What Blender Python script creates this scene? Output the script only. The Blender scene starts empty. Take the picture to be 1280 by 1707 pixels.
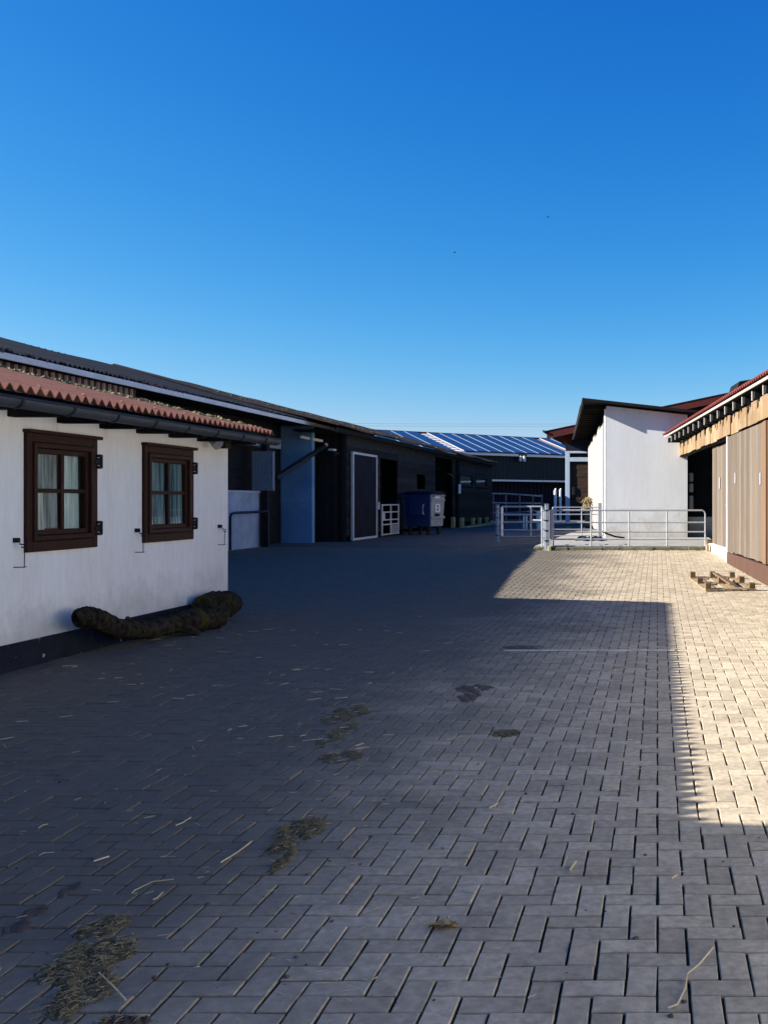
import bpy, math, random
import numpy as np
from mathutils import Vector, Matrix
random.seed(7)
rng = np.random.default_rng(7)
sc = bpy.context.scene
col = sc.collection
R = math.radians

# ------------------------------------------------------------------ camera, sky, sun, exposure
F, CX, CY, H = 1680.0, 1095.0, 835.0, 1.56          # focal length and vanishing point in photo pixels, eye height
cam = bpy.data.cameras.new('camera')
cam.sensor_fit = 'VERTICAL'; cam.sensor_height = 36.0; cam.sensor_width = 27.0
cam.lens = 36.0 * F / 1707.0
cam.shift_x = (640 - CX) / 1707.0
cam.shift_y = -(853.5 - CY) / 1707.0
cam.clip_start = 0.05; cam.clip_end = 5000
camo = bpy.data.objects.new('camera', cam); col.objects.link(camo)
camo.location = (0, 0, H); camo.rotation_euler = (R(90), 0, 0)
sc.camera = camo

SX, SY = 2.235, 0.43                                 # metres a shadow moves per metre of height
elev = math.atan2(1, math.hypot(SX, SY))
world = bpy.data.worlds.new('World'); sc.world = world; world.use_nodes = True
wn = world.node_tree; bg = wn.nodes['Background']
sky = wn.nodes.new('ShaderNodeTexSky'); sky.sky_type = 'NISHITA'; sky.sun_disc = False
sky.sun_elevation = elev
sky.sun_rotation = math.atan2(-SX, -SY)
sky.altitude = 200; sky.air_density = 1.0; sky.dust_density = 0.35; sky.ozone_density = 4.0
# the clear, deep blue of the photograph: one power curve per channel over the whole sky
sx = wn.nodes.new('ShaderNodeSeparateColor'); cbx = wn.nodes.new('ShaderNodeCombineColor'); wn.links.new(sky.outputs[0], sx.inputs[0])
def curve(i, k, gam):
    p = wn.nodes.new('ShaderNodeMath'); p.operation = 'POWER'; p.inputs[1].default_value = gam; wn.links.new(sx.outputs[i], p.inputs[0])
    q = wn.nodes.new('ShaderNodeMath'); q.operation = 'MULTIPLY'; q.inputs[1].default_value = k; wn.links.new(p.outputs[0], q.inputs[0]); return q.outputs[0]
cr, cg, cb_ = curve(0, .105, 2.55), curve(1, .485, 1.246), curve(2, 1.48, .66)
mn = wn.nodes.new('ShaderNodeMath'); mn.operation = 'MINIMUM'; wn.links.new(cr, mn.inputs[0]); wn.links.new(cg, mn.inputs[1])
wn.links.new(mn.outputs[0], cbx.inputs[0]); wn.links.new(cg, cbx.inputs[1]); wn.links.new(cb_, cbx.inputs[2])
wn.links.new(cbx.outputs[0], bg.inputs[0]); bg.inputs[1].default_value = 0.05
sun = bpy.data.lights.new('sun', 'SUN'); sun.energy = 3.6; sun.angle = R(0.3); sun.color = (1.0, 0.96, 0.88)
suno = bpy.data.objects.new('sun', sun); col.objects.link(suno)
suno.rotation_euler = Vector((SX, SY, -1)).to_track_quat('-Z', 'Y').to_euler()
sc.view_settings.view_transform = 'Standard'; sc.view_settings.look = 'None'
sc.view_settings.gamma = 1.0; sc.view_settings.use_curve_mapping = False
sc.view_settings.exposure = 2.0

# ------------------------------------------------------------------ helpers
def gz(X, Y):
    """height of the yard: flat, with a gentle ramp up to the concrete platform"""
    t = min(max(Y - 15.5, 0), 11.3) * 0.0222
    s = min(max((X + 5.5) / 2.3, 0), 1); s = s * s * (3 - 2 * s)
    return t * s
def gp(x, y):                                        # photo pixel -> point on the flat yard
    k = H / (y - CY); return (x - CX) * k, F * k
def at(x, y, Y):                                     # photo pixel -> point at depth Y
    return Vector(((x - CX) * Y / F, Y, H + (CY - y) * Y / F))

WL = {}
class MB:
    def __init__(s, M=None): s.v = []; s.f = []; s.M = M
    def add(s, vs, fs):
        o = len(s.v)
        s.v += [tuple((s.M @ Vector(p)) if s.M else p) for p in vs]
        s.f += [tuple(i + o for i in f) for f in fs]; return s
    def hexa(s, p): return s.add(p, [(0,3,2,1),(4,5,6,7),(0,1,5,4),(1,2,6,5),(2,3,7,6),(3,0,4,7)])
    def box(s, x0, x1, y0, y1, z0, z1):
        return s.hexa([(x0,y0,z0),(x1,y0,z0),(x1,y1,z0),(x0,y1,z0),(x0,y0,z1),(x1,y0,z1),(x1,y1,z1),(x0,y1,z1)])
    def cbox(s, x0, x1, y0, y1, z0, z1, c=.006):
        """box with chamfered edges (convex hull of the three inset slabs)"""
        P = []
        for sx, sy, sz in [(a,b,d) for a in (0,1) for b in (0,1) for d in (0,1)]:
            X, Y, Z = (x0,x1)[sx], (y0,y1)[sy], (z0,z1)[sz]
            dx, dy, dz = (c,-c)[sx], (c,-c)[sy], (c,-c)[sz]
            P += [(X,Y+dy,Z+dz),(X+dx,Y,Z+dz),(X+dx,Y+dy,Z)]
        idx = lambda a,b,d,k: (a*4+b*2+d)*3+k
        fs = []
        for a in (0,1):
            q = [idx(a,0,0,0),idx(a,1,0,0),idx(a,1,1,0),idx(a,0,1,0)]; fs.append(q if a else q[::-1])
            q = [idx(0,a,0,1),idx(0,a,1,1),idx(1,a,1,1),idx(1,a,0,1)]; fs.append(q if a else q[::-1])
            q = [idx(0,0,a,2),idx(1,0,a,2),idx(1,1,a,2),idx(0,1,a,2)]; fs.append(q if a else q[::-1])
        for a in (0,1):
            for b in (0,1):
                fs.append((idx(a,b,0,0),idx(a,b,1,0),idx(a,b,1,1),idx(a,b,0,1)))
                fs.append((idx(a,0,b,0),idx(a,1,b,0),idx(a,1,b,2),idx(a,0,b,2)))
                fs.append((idx(0,a,b,1),idx(1,a,b,1),idx(1,a,b,2),idx(0,a,b,2)))
                for d in (0,1): fs.append((idx(a,b,d,0),idx(a,b,d,1),idx(a,b,d,2)))
        return s.add(P, fs)
    def tube(s, pts, r, n=8, cap=True):
        pts = [Vector(p) for p in pts]; rs = r if isinstance(r, (list, tuple)) else [r] * len(pts)
        vs = []; fs = []
        t0 = (pts[1] - pts[0]).normalized()
        up = Vector((0,0,1)) if abs(t0.z) < .9 else Vector((0,1,0))
        for i, p in enumerate(pts):
            t = (pts[min(i+1,len(pts)-1)] - pts[max(i-1,0)]).normalized()
            a = t.cross(up)
            if a.length < 1e-4: a = t.cross(Vector((1,0,0)))
            a.normalize(); b = a.cross(t)
            vs += [tuple(p + (a*math.cos(2*math.pi*k/n) + b*math.sin(2*math.pi*k/n)) * rs[i]) for k in range(n)]
        for i in range(len(pts)-1):
            for k in range(n):
                k2 = (k+1) % n; fs.append((i*n+k, i*n+k2, (i+1)*n+k2, (i+1)*n+k))
        if cap: fs.append(tuple(range(n))[::-1]); fs.append(tuple((len(pts)-1)*n+k for k in range(n)))
        return s.add(vs, fs)
    def build(s, name, m, parent=None, smooth=False, center=True):
        me = bpy.data.meshes.new(name)
        v = np.array(s.v, dtype=float)
        c = (v.min(0) + v.max(0)) / 2 if center else np.zeros(3)
        if parent is None and center: c[2] = v[:,2].min()
        me.from_pydata([tuple(p) for p in v - c], [], s.f); me.update()
        import bmesh
        bm = bmesh.new(); bm.from_mesh(me); bmesh.ops.recalc_face_normals(bm, faces=bm.faces); bm.to_mesh(me); bm.free()
        if smooth: me.polygons.foreach_set('use_smooth', [True] * len(me.polygons)); me.set_sharp_from_angle(angle=R(52))
        me.materials.append(m)
        o = bpy.data.objects.new(name, me); col.objects.link(o)
        place(o, Vector(c), parent)
        return o
def place(o, loc, parent=None):
    o.location = loc; WL[o.name] = Vector(loc)
    if parent:
        o.parent = parent; o.matrix_parent_inverse = Matrix.Translation(-WL[parent.name])
def tag(o, label=None, cat=None, group=None, kind=None):
    if label: o['label'] = label
    if cat: o['category'] = cat
    if group: o['group'] = group
    if kind: o['kind'] = kind
    return o
def thing(name, loc, label, cat, group=None):
    o = bpy.data.objects.new(name, None); col.objects.link(o); o.empty_display_size = .2
    place(o, Vector(loc)); return tag(o, label, cat, group)
def share(src, loc, parent=None, rot=None):
    o = src.copy(); col.objects.link(o); o.parent = None; o.matrix_parent_inverse = Matrix()
    place(o, Vector(loc), parent)
    if rot is not None: o.rotation_euler = rot
    return o
def B(*a): return MB().box(*a)
def frame(ox, oy, ang):                              # local x along, y left of it -> world
    return Matrix.Translation((ox, oy, 0)) @ Matrix.Rotation(ang, 4, 'Z')

def mat(name, c1, c2=None, rough=.85, scale=6, stretch=(1,1,1), detail=6, bump=.0, bscale=40, metallic=0., rand=.0,
        spots=None, splash=None, spec=.15, lo=.3, hi=.7, attr=None, fine=.0):
    m = bpy.data.materials.new(name); m.use_nodes = True; nt = m.node_tree; N = nt.nodes; L = nt.links
    b = N['Principled BSDF']; b.inputs['Roughness'].default_value = rough; b.inputs['Metallic'].default_value = metallic
    b.inputs['Specular IOR Level'].default_value = spec
    tc = N.new('ShaderNodeTexCoord'); oi = N.new('ShaderNodeObjectInfo')
    sh = N.new('ShaderNodeVectorMath'); sh.operation = 'MULTIPLY_ADD'
    L.new(oi.outputs['Random'], sh.inputs[0]); sh.inputs[1].default_value = (37,53,71); L.new(tc.outputs['Object'], sh.inputs[2])
    mp = N.new('ShaderNodeMapping'); mp.inputs['Scale'].default_value = stretch; L.new(sh.outputs[0], mp.inputs[0])
    def noise(sc_, det=detail, vec=mp):
        n = N.new('ShaderNodeTexNoise'); n.inputs['Scale'].default_value = sc_; n.inputs['Detail'].default_value = det
        n.inputs['Roughness'].default_value = .6; L.new(vec.outputs[0], n.inputs[0]); return n
    def mixc(fac, A, Bc, mode='MIX'):
        x = N.new('ShaderNodeMix'); x.data_type = 'RGBA'; x.blend_type = mode
        if isinstance(fac, float): x.inputs[0].default_value = fac
        else: L.new(fac, x.inputs[0])
        for i, q in ((6, A), (7, Bc)):
            if isinstance(q, tuple): x.inputs[i].default_value = (*q[:3], 1)
            else: L.new(q, x.inputs[i])
        return x.outputs[2]
    def rng_(v, a, bb, o0=0., o1=1.):
        r = N.new('ShaderNodeMapRange'); r.inputs[1].default_value = a; r.inputs[2].default_value = bb
        r.inputs[3].default_value = o0; r.inputs[4].default_value = o1; L.new(v, r.inputs[0]); return r.outputs[0]
    n1 = noise(scale)
    cur = mixc(rng_(n1.outputs[0], lo, hi), c1, c2 or c1)
    if fine:
        nf = noise(scale * 9, 3)
        v = rng_(nf.outputs[0], .3, .7, 1 - fine, 1 + fine)
        cur = mixc(1.0, cur, N_rgb(nt, v), 'MULTIPLY')
    for sp in (spots or []):
        c, s_, a, bb = sp[:4]
        ns = noise(s_, 8, sh if len(sp) < 5 else mp)
        cur = mixc(rng_(ns.outputs[0], a, bb), cur, c)
    if splash:                                        # dried mud thrown up by rain and hooves
        gm = N.new('ShaderNodeNewGeometry'); sz = N.new('ShaderNodeSeparateXYZ'); L.new(gm.outputs['Position'], sz.inputs[0])
        nz = noise(3.2, 8, sh); nz2 = noise(17, 4, sh)
        hgt = rng_(sz.outputs['Z'], splash[1], splash[2], .62, 0.)
        ad = N.new('ShaderNodeMath'); ad.operation = 'ADD'; L.new(hgt, ad.inputs[0]); L.new(nz.outputs[0], ad.inputs[1])
        ad2 = N.new('ShaderNodeMath'); ad2.operation = 'MULTIPLY_ADD'; L.new(nz2.outputs[0], ad2.inputs[0]); ad2.inputs[1].default_value = .35; L.new(ad.outputs[0], ad2.inputs[2])
        cur = mixc(rng_(ad2.outputs[0], .82, 1.35, 0, .8), cur, splash[0])
    if rand:
        v = rng_(oi.outputs['Random'], 0, 1, 1 - rand, 1 + rand)
        cur = mixc(1.0, cur, N_rgb(nt, v), 'MULTIPLY')
    if attr:
        at_ = N.new('ShaderNodeAttribute'); at_.attribute_name = 'tone'
        v = rng_(at_.outputs['Fac'], 0, 1, 1 - attr, 1 + attr)
        cur = mixc(1.0, cur, N_rgb(nt, v), 'MULTIPLY')
    L.new(cur, b.inputs['Base Color'])
    if bump:
        nb = noise(bscale, 5)
        bp = N.new('ShaderNodeBump'); bp.inputs['Strength'].default_value = bump; bp.inputs['Distance'].default_value = .01
        L.new(nb.outputs[0], bp.inputs['Height']); L.new(bp.outputs[0], b.inputs['Normal'])
    return m
def N_rgb(nt, v):
    c = nt.nodes.new('ShaderNodeCombineColor')
    for i in range(3): nt.links.new(v, c.inputs[i])
    return c.outputs[0]

# ------------------------------------------------------------------ materials
M = {}
M['plaster'] = mat('white_plaster', (.91,.88,.82), (.83,.79,.72), .95, 1.1, bump=.25, bscale=60, fine=.04,
                   spots=[((.60,.57,.51), .9, .60, .82), ((.55,.51,.44), 1.1, .62, .80, 1), ((.40,.37,.32), 5.5, .72, .82)], splash=((.56,.53,.47), .25, .8), stretch=(1.6,1.6,.4), lo=.35, hi=.75)
M['plaster2'] = mat('sunny_plaster', (.66,.66,.66), (.58,.57,.55), .95, .8, bump=.12, bscale=50, fine=.03, lo=.35, hi=.8, stretch=(1.8,1.8,.35), spots=[((.47,.45,.41), 1.0, .62, .80, 1)], splash=((.40,.36,.30), .35, 1.5))
M['annex'] = mat('grey_white_plaster', (.53,.53,.54), (.46,.47,.48), .95, 1.1, bump=.2)
M['plinth'] = mat('tar_plinth', (.010,.012,.020), (.018,.021,.032), .7, 5, bump=.4, bscale=30, spots=[((.40,.40,.38), 8, .655, .69)])
M['dull_plaster'] = mat('dull_blue_plaster', (.50,.55,.62), (.28,.33,.41), .95, 1.3, bump=.2, fine=.05)
M['concrete'] = mat('weathered_concrete', (.36,.34,.31), (.25,.235,.21), .92, 1.6, bump=.3, bscale=40, fine=.08)
M['concrete_dark'] = mat('dirty_concrete', (.13,.13,.13), (.08,.08,.085), .92, 1.6, bump=.3, bscale=40, fine=.1)
M['mossy_stone'] = mat('mossy_kerb', (.22,.20,.13), (.09,.085,.045), .95, 5, bump=.5, bscale=25, spots=[((.07,.085,.02), 7, .52, .66)])
M['window_wood'] = mat('dark_brown_window_wood', (.040,.012,.006), (.016,.0055,.0035), .55, 6, stretch=(6,6,.6), bump=.2, bscale=40, rand=.2, spec=.15)
M['iron'] = mat('black_iron', (.012,.012,.014), (.02,.018,.018), .6, 20)
M['rust_iron'] = mat('rusty_iron', (.05,.035,.03), (.02,.018,.02), .7, 30)
M['curtain'] = mat('net_curtain', (.66,.68,.57), (.30,.33,.29), .9, 9, stretch=(1,5,.12), lo=.40, hi=.62)
M['curtain_dark'] = mat('grey_net_curtain', (.28,.37,.36), (.06,.10,.11), .9, 9, stretch=(1,5,.12), lo=.42, hi=.60)
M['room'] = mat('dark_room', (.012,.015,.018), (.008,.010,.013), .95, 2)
M['red_sheet'] = mat('red_fibre_cement', (.27,.112,.078), (.15,.066,.050), .9, 3, bump=.2, bscale=60, fine=.12, spots=[((.12,.07,.05), 2.5, .6, .75)])
M['old_sheet'] = mat('old_dark_fibre_cement', (.013,.019,.030), (.024,.026,.034), .9, 2.2, bump=.4, bscale=50, fine=.15, spots=[((.04,.028,.032), 1.3, .6, .8)])
M['brown_sheet'] = mat('brown_corrugated', (.022,.018,.018), (.05,.037,.035), .9, 3, fine=.15)
M['moss'] = mat('olive_moss', (.085,.074,.028), (.23,.19,.085), .98, 12, rand=.3, fine=.2)
M['zinc'] = mat('weathered_zinc', (.085,.10,.115), (.055,.065,.08), .5, 3, metallic=.3, bump=.1, fine=.08)
M['zinc_dark'] = mat('dark_zinc', (.03,.035,.045), (.022,.026,.034), .5, 3, metallic=.3)
M['fascia_white'] = mat('white_fascia_paint', (.86,.83,.79), (.74,.70,.66), .8, 2, rand=.06, fine=.05, spots=[((.25,.2,.17), 3.2, .68, .74)])
M['maroon'] = mat('maroon_cladding', (.13,.05,.045), (.09,.036,.034), .7, 3, fine=.1)
M['rib'] = mat('pale_cladding_rib', (.62,.54,.52), (.48,.40,.38), .7, 6)
M['black_wood'] = mat('black_tarred_wood', (.006,.006,.008), (.030,.028,.026), .8, 3, stretch=(6,.5,6), bump=.4, rand=.5)
M['eave_wood'] = mat('dark_eave_wood', (.012,.0105,.010), (.007,.0065,.0065), .85, 3, rand=.3)
M['grey_wood'] = mat('silvered_planks', (.155,.122,.095), (.105,.083,.064), .9, 3.2, stretch=(7,7,.35), bump=.35, bscale=30, rand=.26, fine=.1,
                     spots=[((.065,.05,.04), 2.6, .60, .74, 1)])
M['gold_wood'] = mat('golden_planks', (.25,.165,.092), (.17,.11,.06), .85, 2.4, stretch=(6,6,.4), bump=.3, bscale=25, rand=.16, fine=.1,
                     spots=[((.33,.245,.16), 1.5, .5, .75)])
M['orange_wood'] = mat('orange_post', (.18,.105,.06), (.14,.08,.045), .85, 3, stretch=(6,6,.4))
M['white_wood'] = mat('whitewashed_boards', (.35,.325,.295), (.27,.245,.22), .9, 3, stretch=(7,7,.35), bump=.25, bscale=30, rand=.10, fine=.06)
M['brown_board'] = mat('brown_kickboard', (.085,.045,.031), (.068,.036,.025), .7, 2, fine=.06)
M['door_wood'] = mat('brown_barn_planks', (.075,.045,.030), (.035,.022,.017), .85, 3, stretch=(.5,6,6), bump=.3, rand=.25)
M['red_wood'] = mat('oxblood_paint', (.11,.024,.020), (.08,.017,.014), .7, 2.5, stretch=(1,1,3), fine=.08, spots=[((.05,.015,.012), 3, .62, .7)])
M['red_tile'] = mat('red_roof_sheet', (.20,.045,.038), (.13,.03,.027), .8, 4, fine=.15)
M['galv'] = mat('galvanised_steel', (.44,.45,.47), (.34,.35,.37), .45, 9, metallic=.35, fine=.06)
M['galv_blue'] = mat('dull_galvanised_steel', (.33,.37,.43), (.24,.27,.32), .5, 6, metallic=.3)
M['blue_paint'] = mat('pale_blue_paint', (.47,.56,.66), (.40,.48,.58), .6, 3)
M['panel'] = mat('solar_cell', (.010,.036,.105), (.014,.048,.13), .30, 3, rand=.15, spec=.35)
M['alu'] = mat('aluminium', (.72,.70,.70), (.62,.60,.60), .4, 5, metallic=.3)
M['pink_sheet'] = mat('faded_red_roof', (.46,.26,.20), (.36,.19,.15), .9, 2, fine=.1)
M['olive_clad'] = mat('olive_cladding', (.055,.055,.050), (.042,.043,.042), .7, 2)
M['navy_clad'] = mat('navy_cladding', (.012,.014,.03), (.009,.010,.02), .7, 2)
M['bin_blue'] = mat('blue_container', (.016,.045,.16), (.012,.034,.12), .5, 3, spec=.5)
M['bin_grey'] = mat('grey_container', (.30,.33,.37), (.24,.27,.31), .5, 3)
M['rubber'] = mat('black_rubber', (.012,.012,.013), None, .8)
M['sticker'] = mat('white_sticker', (.75,.75,.75), None, .6)
M['black_film'] = mat('black_tarp', (.009,.010,.016), (.018,.021,.032), .8, 1.2, spec=.08)
M['bark'] = mat('mossy_bark', (.046,.037,.026), (.011,.009,.007), .98, 14, lo=.40, hi=.62, bump=1.0, bscale=26, spots=[((.055,.056,.015), 5, .55, .66)], fine=.45, spec=.05)
M['log_end'] = mat('cut_wood_end', (.09,.07,.05), (.05,.04,.028), .9, 8)
M['chaff'] = mat('chaff', (.36,.29,.15), (.17,.13,.065), .9, 20, rand=.2)
M['straw'] = mat('straw', (.62,.52,.31), (.42,.34,.20), .8, 20, rand=.2)
M['dung'] = mat('dung_and_chaff', (.16,.128,.068), (.065,.052,.03), .97, 22, bump=.8, bscale=90, fine=.3)
M['soil'] = mat('dark_dirt', (.13,.092,.068), (.085,.062,.047), .97, 18, bump=.6, bscale=70, fine=.2)
M['leaf'] = mat('dry_leaf', (.42,.28,.12), (.28,.17,.07), .7, 25, bump=.3)
M['pallet'] = mat('pallet_wood', (.34,.25,.15), (.22,.155,.09), .9, 3, stretch=(5,5,5), rand=.15, fine=.1)
M['pallet_block'] = mat('pallet_block', (.17,.11,.062), (.10,.068,.04), .9, 6, rand=.2)
M['stone_and_sun_strip'] = mat('pale_stone_and_sun_strip', (.42,.36,.17), (.30,.26,.12), .9, 8, rand=.15)  # stone colour, shared by the strip that paints a sunlit line
M['pale_line'] = mat('mottled_line', (.86,.72,.50), (.46,.385,.27), .9, 14)
M['mortar'] = mat('joint_sand', (.040,.035,.030), (.026,.023,.020), .98, 12, spots=[((.12,.10,.076), 1.7, .60, .74), ((.05,.055,.02), 2.6, .62, .72)])
M['pale_ground'] = mat('pale_ground', (.34,.28,.20), (.26,.22,.16), .95, .6)
M['rough_ground'] = mat('worn_ground', (.13,.12,.105), (.09,.085,.078), .95, .6, bump=.3, bscale=20, fine=.15)
M['bird'] = mat('dark_feathers', (.01,.01,.012), None, .8)
def paver_mat():
    m = mat('concrete_paver', (.45,.365,.255), (.37,.305,.215), .9, 3.0, bump=.35, bscale=160, attr=.16, fine=.20)
    nt = m.node_tree; N = nt.nodes; L = nt.links; b = N['Principled BSDF']
    src = b.inputs['Base Color'].links[0].from_socket
    g = N.new('ShaderNodeNewGeometry')
    def noise(s, d=6):
        n = N.new('ShaderNodeTexNoise'); n.inputs['Scale'].default_value = s; n.inputs['Detail'].default_value = d
        n.inputs['Roughness'].default_value = .62; L.new(g.outputs['Position'], n.inputs[0]); return n
    def mr(v, a, b_, c, d):
        r = N.new('ShaderNodeMapRange'); r.interpolation_type = 'SMOOTHSTEP'
        for i, q in enumerate((a, b_, c, d)): r.inputs[i+1].default_value = q
        L.new(v, r.inputs[0]); return r.outputs[0]
    def mul(a, b_):
        x = N.new('ShaderNodeMath'); x.operation = 'MULTIPLY'; L.new(a, x.inputs[0])
        if isinstance(b_, float): x.inputs[1].default_value = b_
        else: L.new(b_, x.inputs[1])
        return x.outputs[0]
    sp = N.new('ShaderNodeSeparateXYZ'); L.new(g.outputs['Position'], sp.inputs[0])
    # trodden-in dung and damp dirt on the stable side of the yard, patchy
    n1 = noise(.55, 4); side = mr(sp.outputs['X'], .4, -3.6, 0, 1)
    ad = N.new('ShaderNodeMath'); ad.operation = 'MULTIPLY_ADD'; L.new(n1.outputs[0], ad.inputs[0]); ad.inputs[1].default_value = 1.2
    sub = N.new('ShaderNodeMath'); sub.operation = 'SUBTRACT'; L.new(side, sub.inputs[0]); sub.inputs[1].default_value = .6
    L.new(sub.outputs[0], ad.inputs[2])
    dirt = mr(ad.outputs[0], .02, .85, 0, .86)
    mix = N.new('ShaderNodeMix'); mix.data_type = 'RGBA'; L.new(dirt, mix.inputs[0]); L.new(src, mix.inputs[6]); mix.inputs[7].default_value = (.098,.088,.070, 1)
    n2 = noise(2.2); n3 = noise(9.)
    st = mul(mr(n2.outputs[0], .50, .72, 0, .38), mr(n3.outputs[0], .35, .6, .3, 1))
    mx2 = N.new('ShaderNodeMix'); mx2.data_type = 'RGBA'; L.new(st, mx2.inputs[0]); L.new(mix.outputs[2], mx2.inputs[6]); mx2.inputs[7].default_value = (.155,.122,.088, 1)
    n4 = noise(14., 3)
    sp2 = mr(n4.outputs[0], .70, .74, 0, .7)
    mx3 = N.new('ShaderNodeMix'); mx3.data_type = 'RGBA'; L.new(sp2, mx3.inputs[0]); L.new(mx2.outputs[2], mx3.inputs[6]); mx3.inputs[7].default_value = (.035,.030,.028, 1)
    L.new(mx3.outputs[2], b.inputs['Base Color'])
    return m
M['paver'] = paver_mat()
def glass_mat():
    m = bpy.data.materials.new('window_glass'); m.use_nodes = True; nt = m.node_tree; N = nt.nodes; L = nt.links
    N.remove(N['Principled BSDF']); out = N['Material Output']
    lw = N.new('ShaderNodeLayerWeight'); lw.inputs['Blend'].default_value = .5; pw = N.new('ShaderNodeMath'); pw.operation = 'POWER'; pw.inputs[1].default_value = 5.0
    L.new(lw.outputs['Facing'], pw.inputs[0]); fr = N.new('ShaderNodeMath'); fr.operation = 'MULTIPLY_ADD'; fr.inputs[1].default_value = .92; fr.inputs[2].default_value = .035; L.new(pw.outputs[0], fr.inputs[0])
    tr = N.new('ShaderNodeBsdfTransparent'); tr.inputs[0].default_value = (.93,.97,.97,1)
    gl = N.new('ShaderNodeBsdfGlossy'); gl.inputs['Roughness'].default_value = .02
    mx = N.new('ShaderNodeMixShader'); L.new(fr.outputs[0], mx.inputs[0]); L.new(tr.outputs[0], mx.inputs[1]); L.new(gl.outputs[0], mx.inputs[2])
    L.new(mx.outputs[0], out.inputs[0]); return m
M['glass'] = glass_mat()

def corrugated(y0, y1, xe, ze, xr, zr, pitch, amp, thick=.012, rows=2, wob=.0, steps=12):
    """sheet whose waves run up the slope from the eave (xe, ze) to (xr, zr); waves follow one another along Y"""
    n = int((y1 - y0) / pitch * steps) + 1
    mb = MB(); ys = np.linspace(y0, y1, n); v = []; f = []
    for lay in (0, 1):
        for r in range(rows):
            t = r / (rows - 1); w = wob * math.sin(r * 2.1)
            for y in ys:
                dz = amp * math.sin(2 * math.pi * y / pitch) + (wob * math.sin(y * .9 + r) if wob else 0)
                v.append((xe + (xr - xe) * t, y, ze + (zr - ze) * t + dz - lay * thick))
    K = rows * n
    for r in range(rows - 1):
        for i in range(n - 1):
            a = r * n + i; f.append((a, a+1, a+n+1, a+n)); f.append((K+a, K+a+n, K+a+n+1, K+a+1))
    for r in (0, rows - 1):
        for i in range(n - 1): a = r*n+i; f.append((a, K+a, K+a+1, a+1))
    for i in (0, n - 1):
        for r in range(rows - 1): a = r*n+i; f.append((a, a+n, K+a+n, K+a))
    return mb.add(v, f)

# ------------------------------------------------------------------ the setting: ground, paving, platform
g = MB().add([(-1500,-1500,-.07),(1500,-1500,-.07),(1500,2500,-.07),(-1500,2500,-.07)], [(0,1,2,3)])
tag(g.build('ground', M['pale_ground']), kind='structure', label='wide bare ground beyond the farmyard')
def height_sheet(x0, x1, y0, y1, off, step=.5, skip=None):
    nx, ny = int((x1-x0)/step)+1, int((y1-y0)/step)+1
    v = []; f = []
    for j in range(ny):
        for i in range(nx):
            X = x0 + (x1-x0)*i/(nx-1); Y = y0 + (y1-y0)*j/(ny-1); v.append((X, Y, gz(X, Y) + off))
    for j in range(ny-1):
        for i in range(nx-1):
            a = j*nx+i
            f.append((a, a+1, a+nx+1, a+nx))
    return MB().add(v, f)
pav = height_sheet(-13.6, 4.4, .6, 34.2, -.0115).build('pavement', M['mortar'], center=False)
tag(pav, 'yard paved with grey herringbone concrete blocks', kind='structure')
back = height_sheet(-40, 30, 34.2, 110, -.004, .8).build('yard_surface', M['rough_ground'], center=False)
tag(back, 'plain worn yard surface running back to the solar barn', kind='structure')

P = .1025; JN = .0088
def wall_x_right(Y): return 2.0 - .08 * (Y - 18.2)
cells = []
i0, i1 = int(-13.5 / P), int(4.3 / P); j0, j1 = int(.8 / P), int(34.0 / P)
for i in range(i0, i1):
    for j in range(j0, j1):
        k = (i + j) % 4
        if k == 0: cells.append((i*P, j*P, 2*P, P))
        elif k == 2: cells.append((i*P, j*P, P, 2*P))
cells = np.array(cells)
cx = cells[:,0] + cells[:,2]/2; cy = cells[:,1] + cells[:,3]/2
keep = ~((cx < -6.0) & (cy < 13.8)) & ~((cy > 26.72) & (cx > -3.25)) & (cx < 2.0 - .08*(cy-18.2) + .35)
keep &= ~((cx < -8.5) & (cy < 13.9))
px = CX + cx * F / cy; py = CY + H * F / cy
keep &= (px > -2200) & (px < 2900)
cells = cells[keep]; cx = cx[keep]; cy = cy[keep]; px = px[keep]; py = py[keep]
inview = (px > -15) & (px < 1295) & (py < 1716)
order = np.argsort(np.where(inview, cy, 1e6))
front = set(order[:300].tolist())
def brick_verts(w, d, jit=True):
    c = .003; hx, hy = w/2 - JN/2, d/2 - JN/2
    return [(-hx,-hy,-.03),(hx,-hy,-.03),(hx,hy,-.03),(-hx,hy,-.03),
            (-hx,-hy,-c),(hx,-hy,-c),(hx,hy,-c),(-hx,hy,-c),
            (-hx+c,-hy+c,0),(hx-c,-hy+c,0),(hx-c,hy-c,0),(-hx+c,hy-c,0)]
BF = [(0,1,5,4),(1,2,6,5),(2,3,7,6),(3,0,4,7),(4,5,9,8),(5,6,10,9),(6,7,11,10),(7,4,8,11),(8,9,10,11)]
def brick_mesh(w, d, tone):
    me = bpy.data.meshes.new('paver'); me.from_pydata(brick_verts(w, d), [], BF); me.update()
    a = me.attributes.new('tone', 'FLOAT', 'POINT'); a.data.foreach_set('value', [tone]*12)
    me.materials.append(M['paver']); return me
variants = {k: [brick_mesh(*(2*P, P) if k else (P, 2*P), t) for t in np.linspace(.05, .95, 10)] for k in (0, 1)}
for n in sorted(front):
    x, y, w, d = cells[n]
    o = bpy.data.objects.new('paver', random.choice(variants[1 if w > d else 0])); col.objects.link(o)
    X, Y = x + w/2 + random.gauss(0,.0010), y + d/2 + random.gauss(0,.0010)
    place(o, Vector((X, Y, gz(X, Y) + random.gauss(0,.0017))), pav)
    o.rotation_euler = (random.gauss(0,.009), random.gauss(0,.009), random.gauss(0,.009))
rest = [n for n in range(len(cells)) if n not in front]
vt = {1: np.array(brick_verts(2*P, P)), 0: np.array(brick_verts(P, 2*P))}
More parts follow.
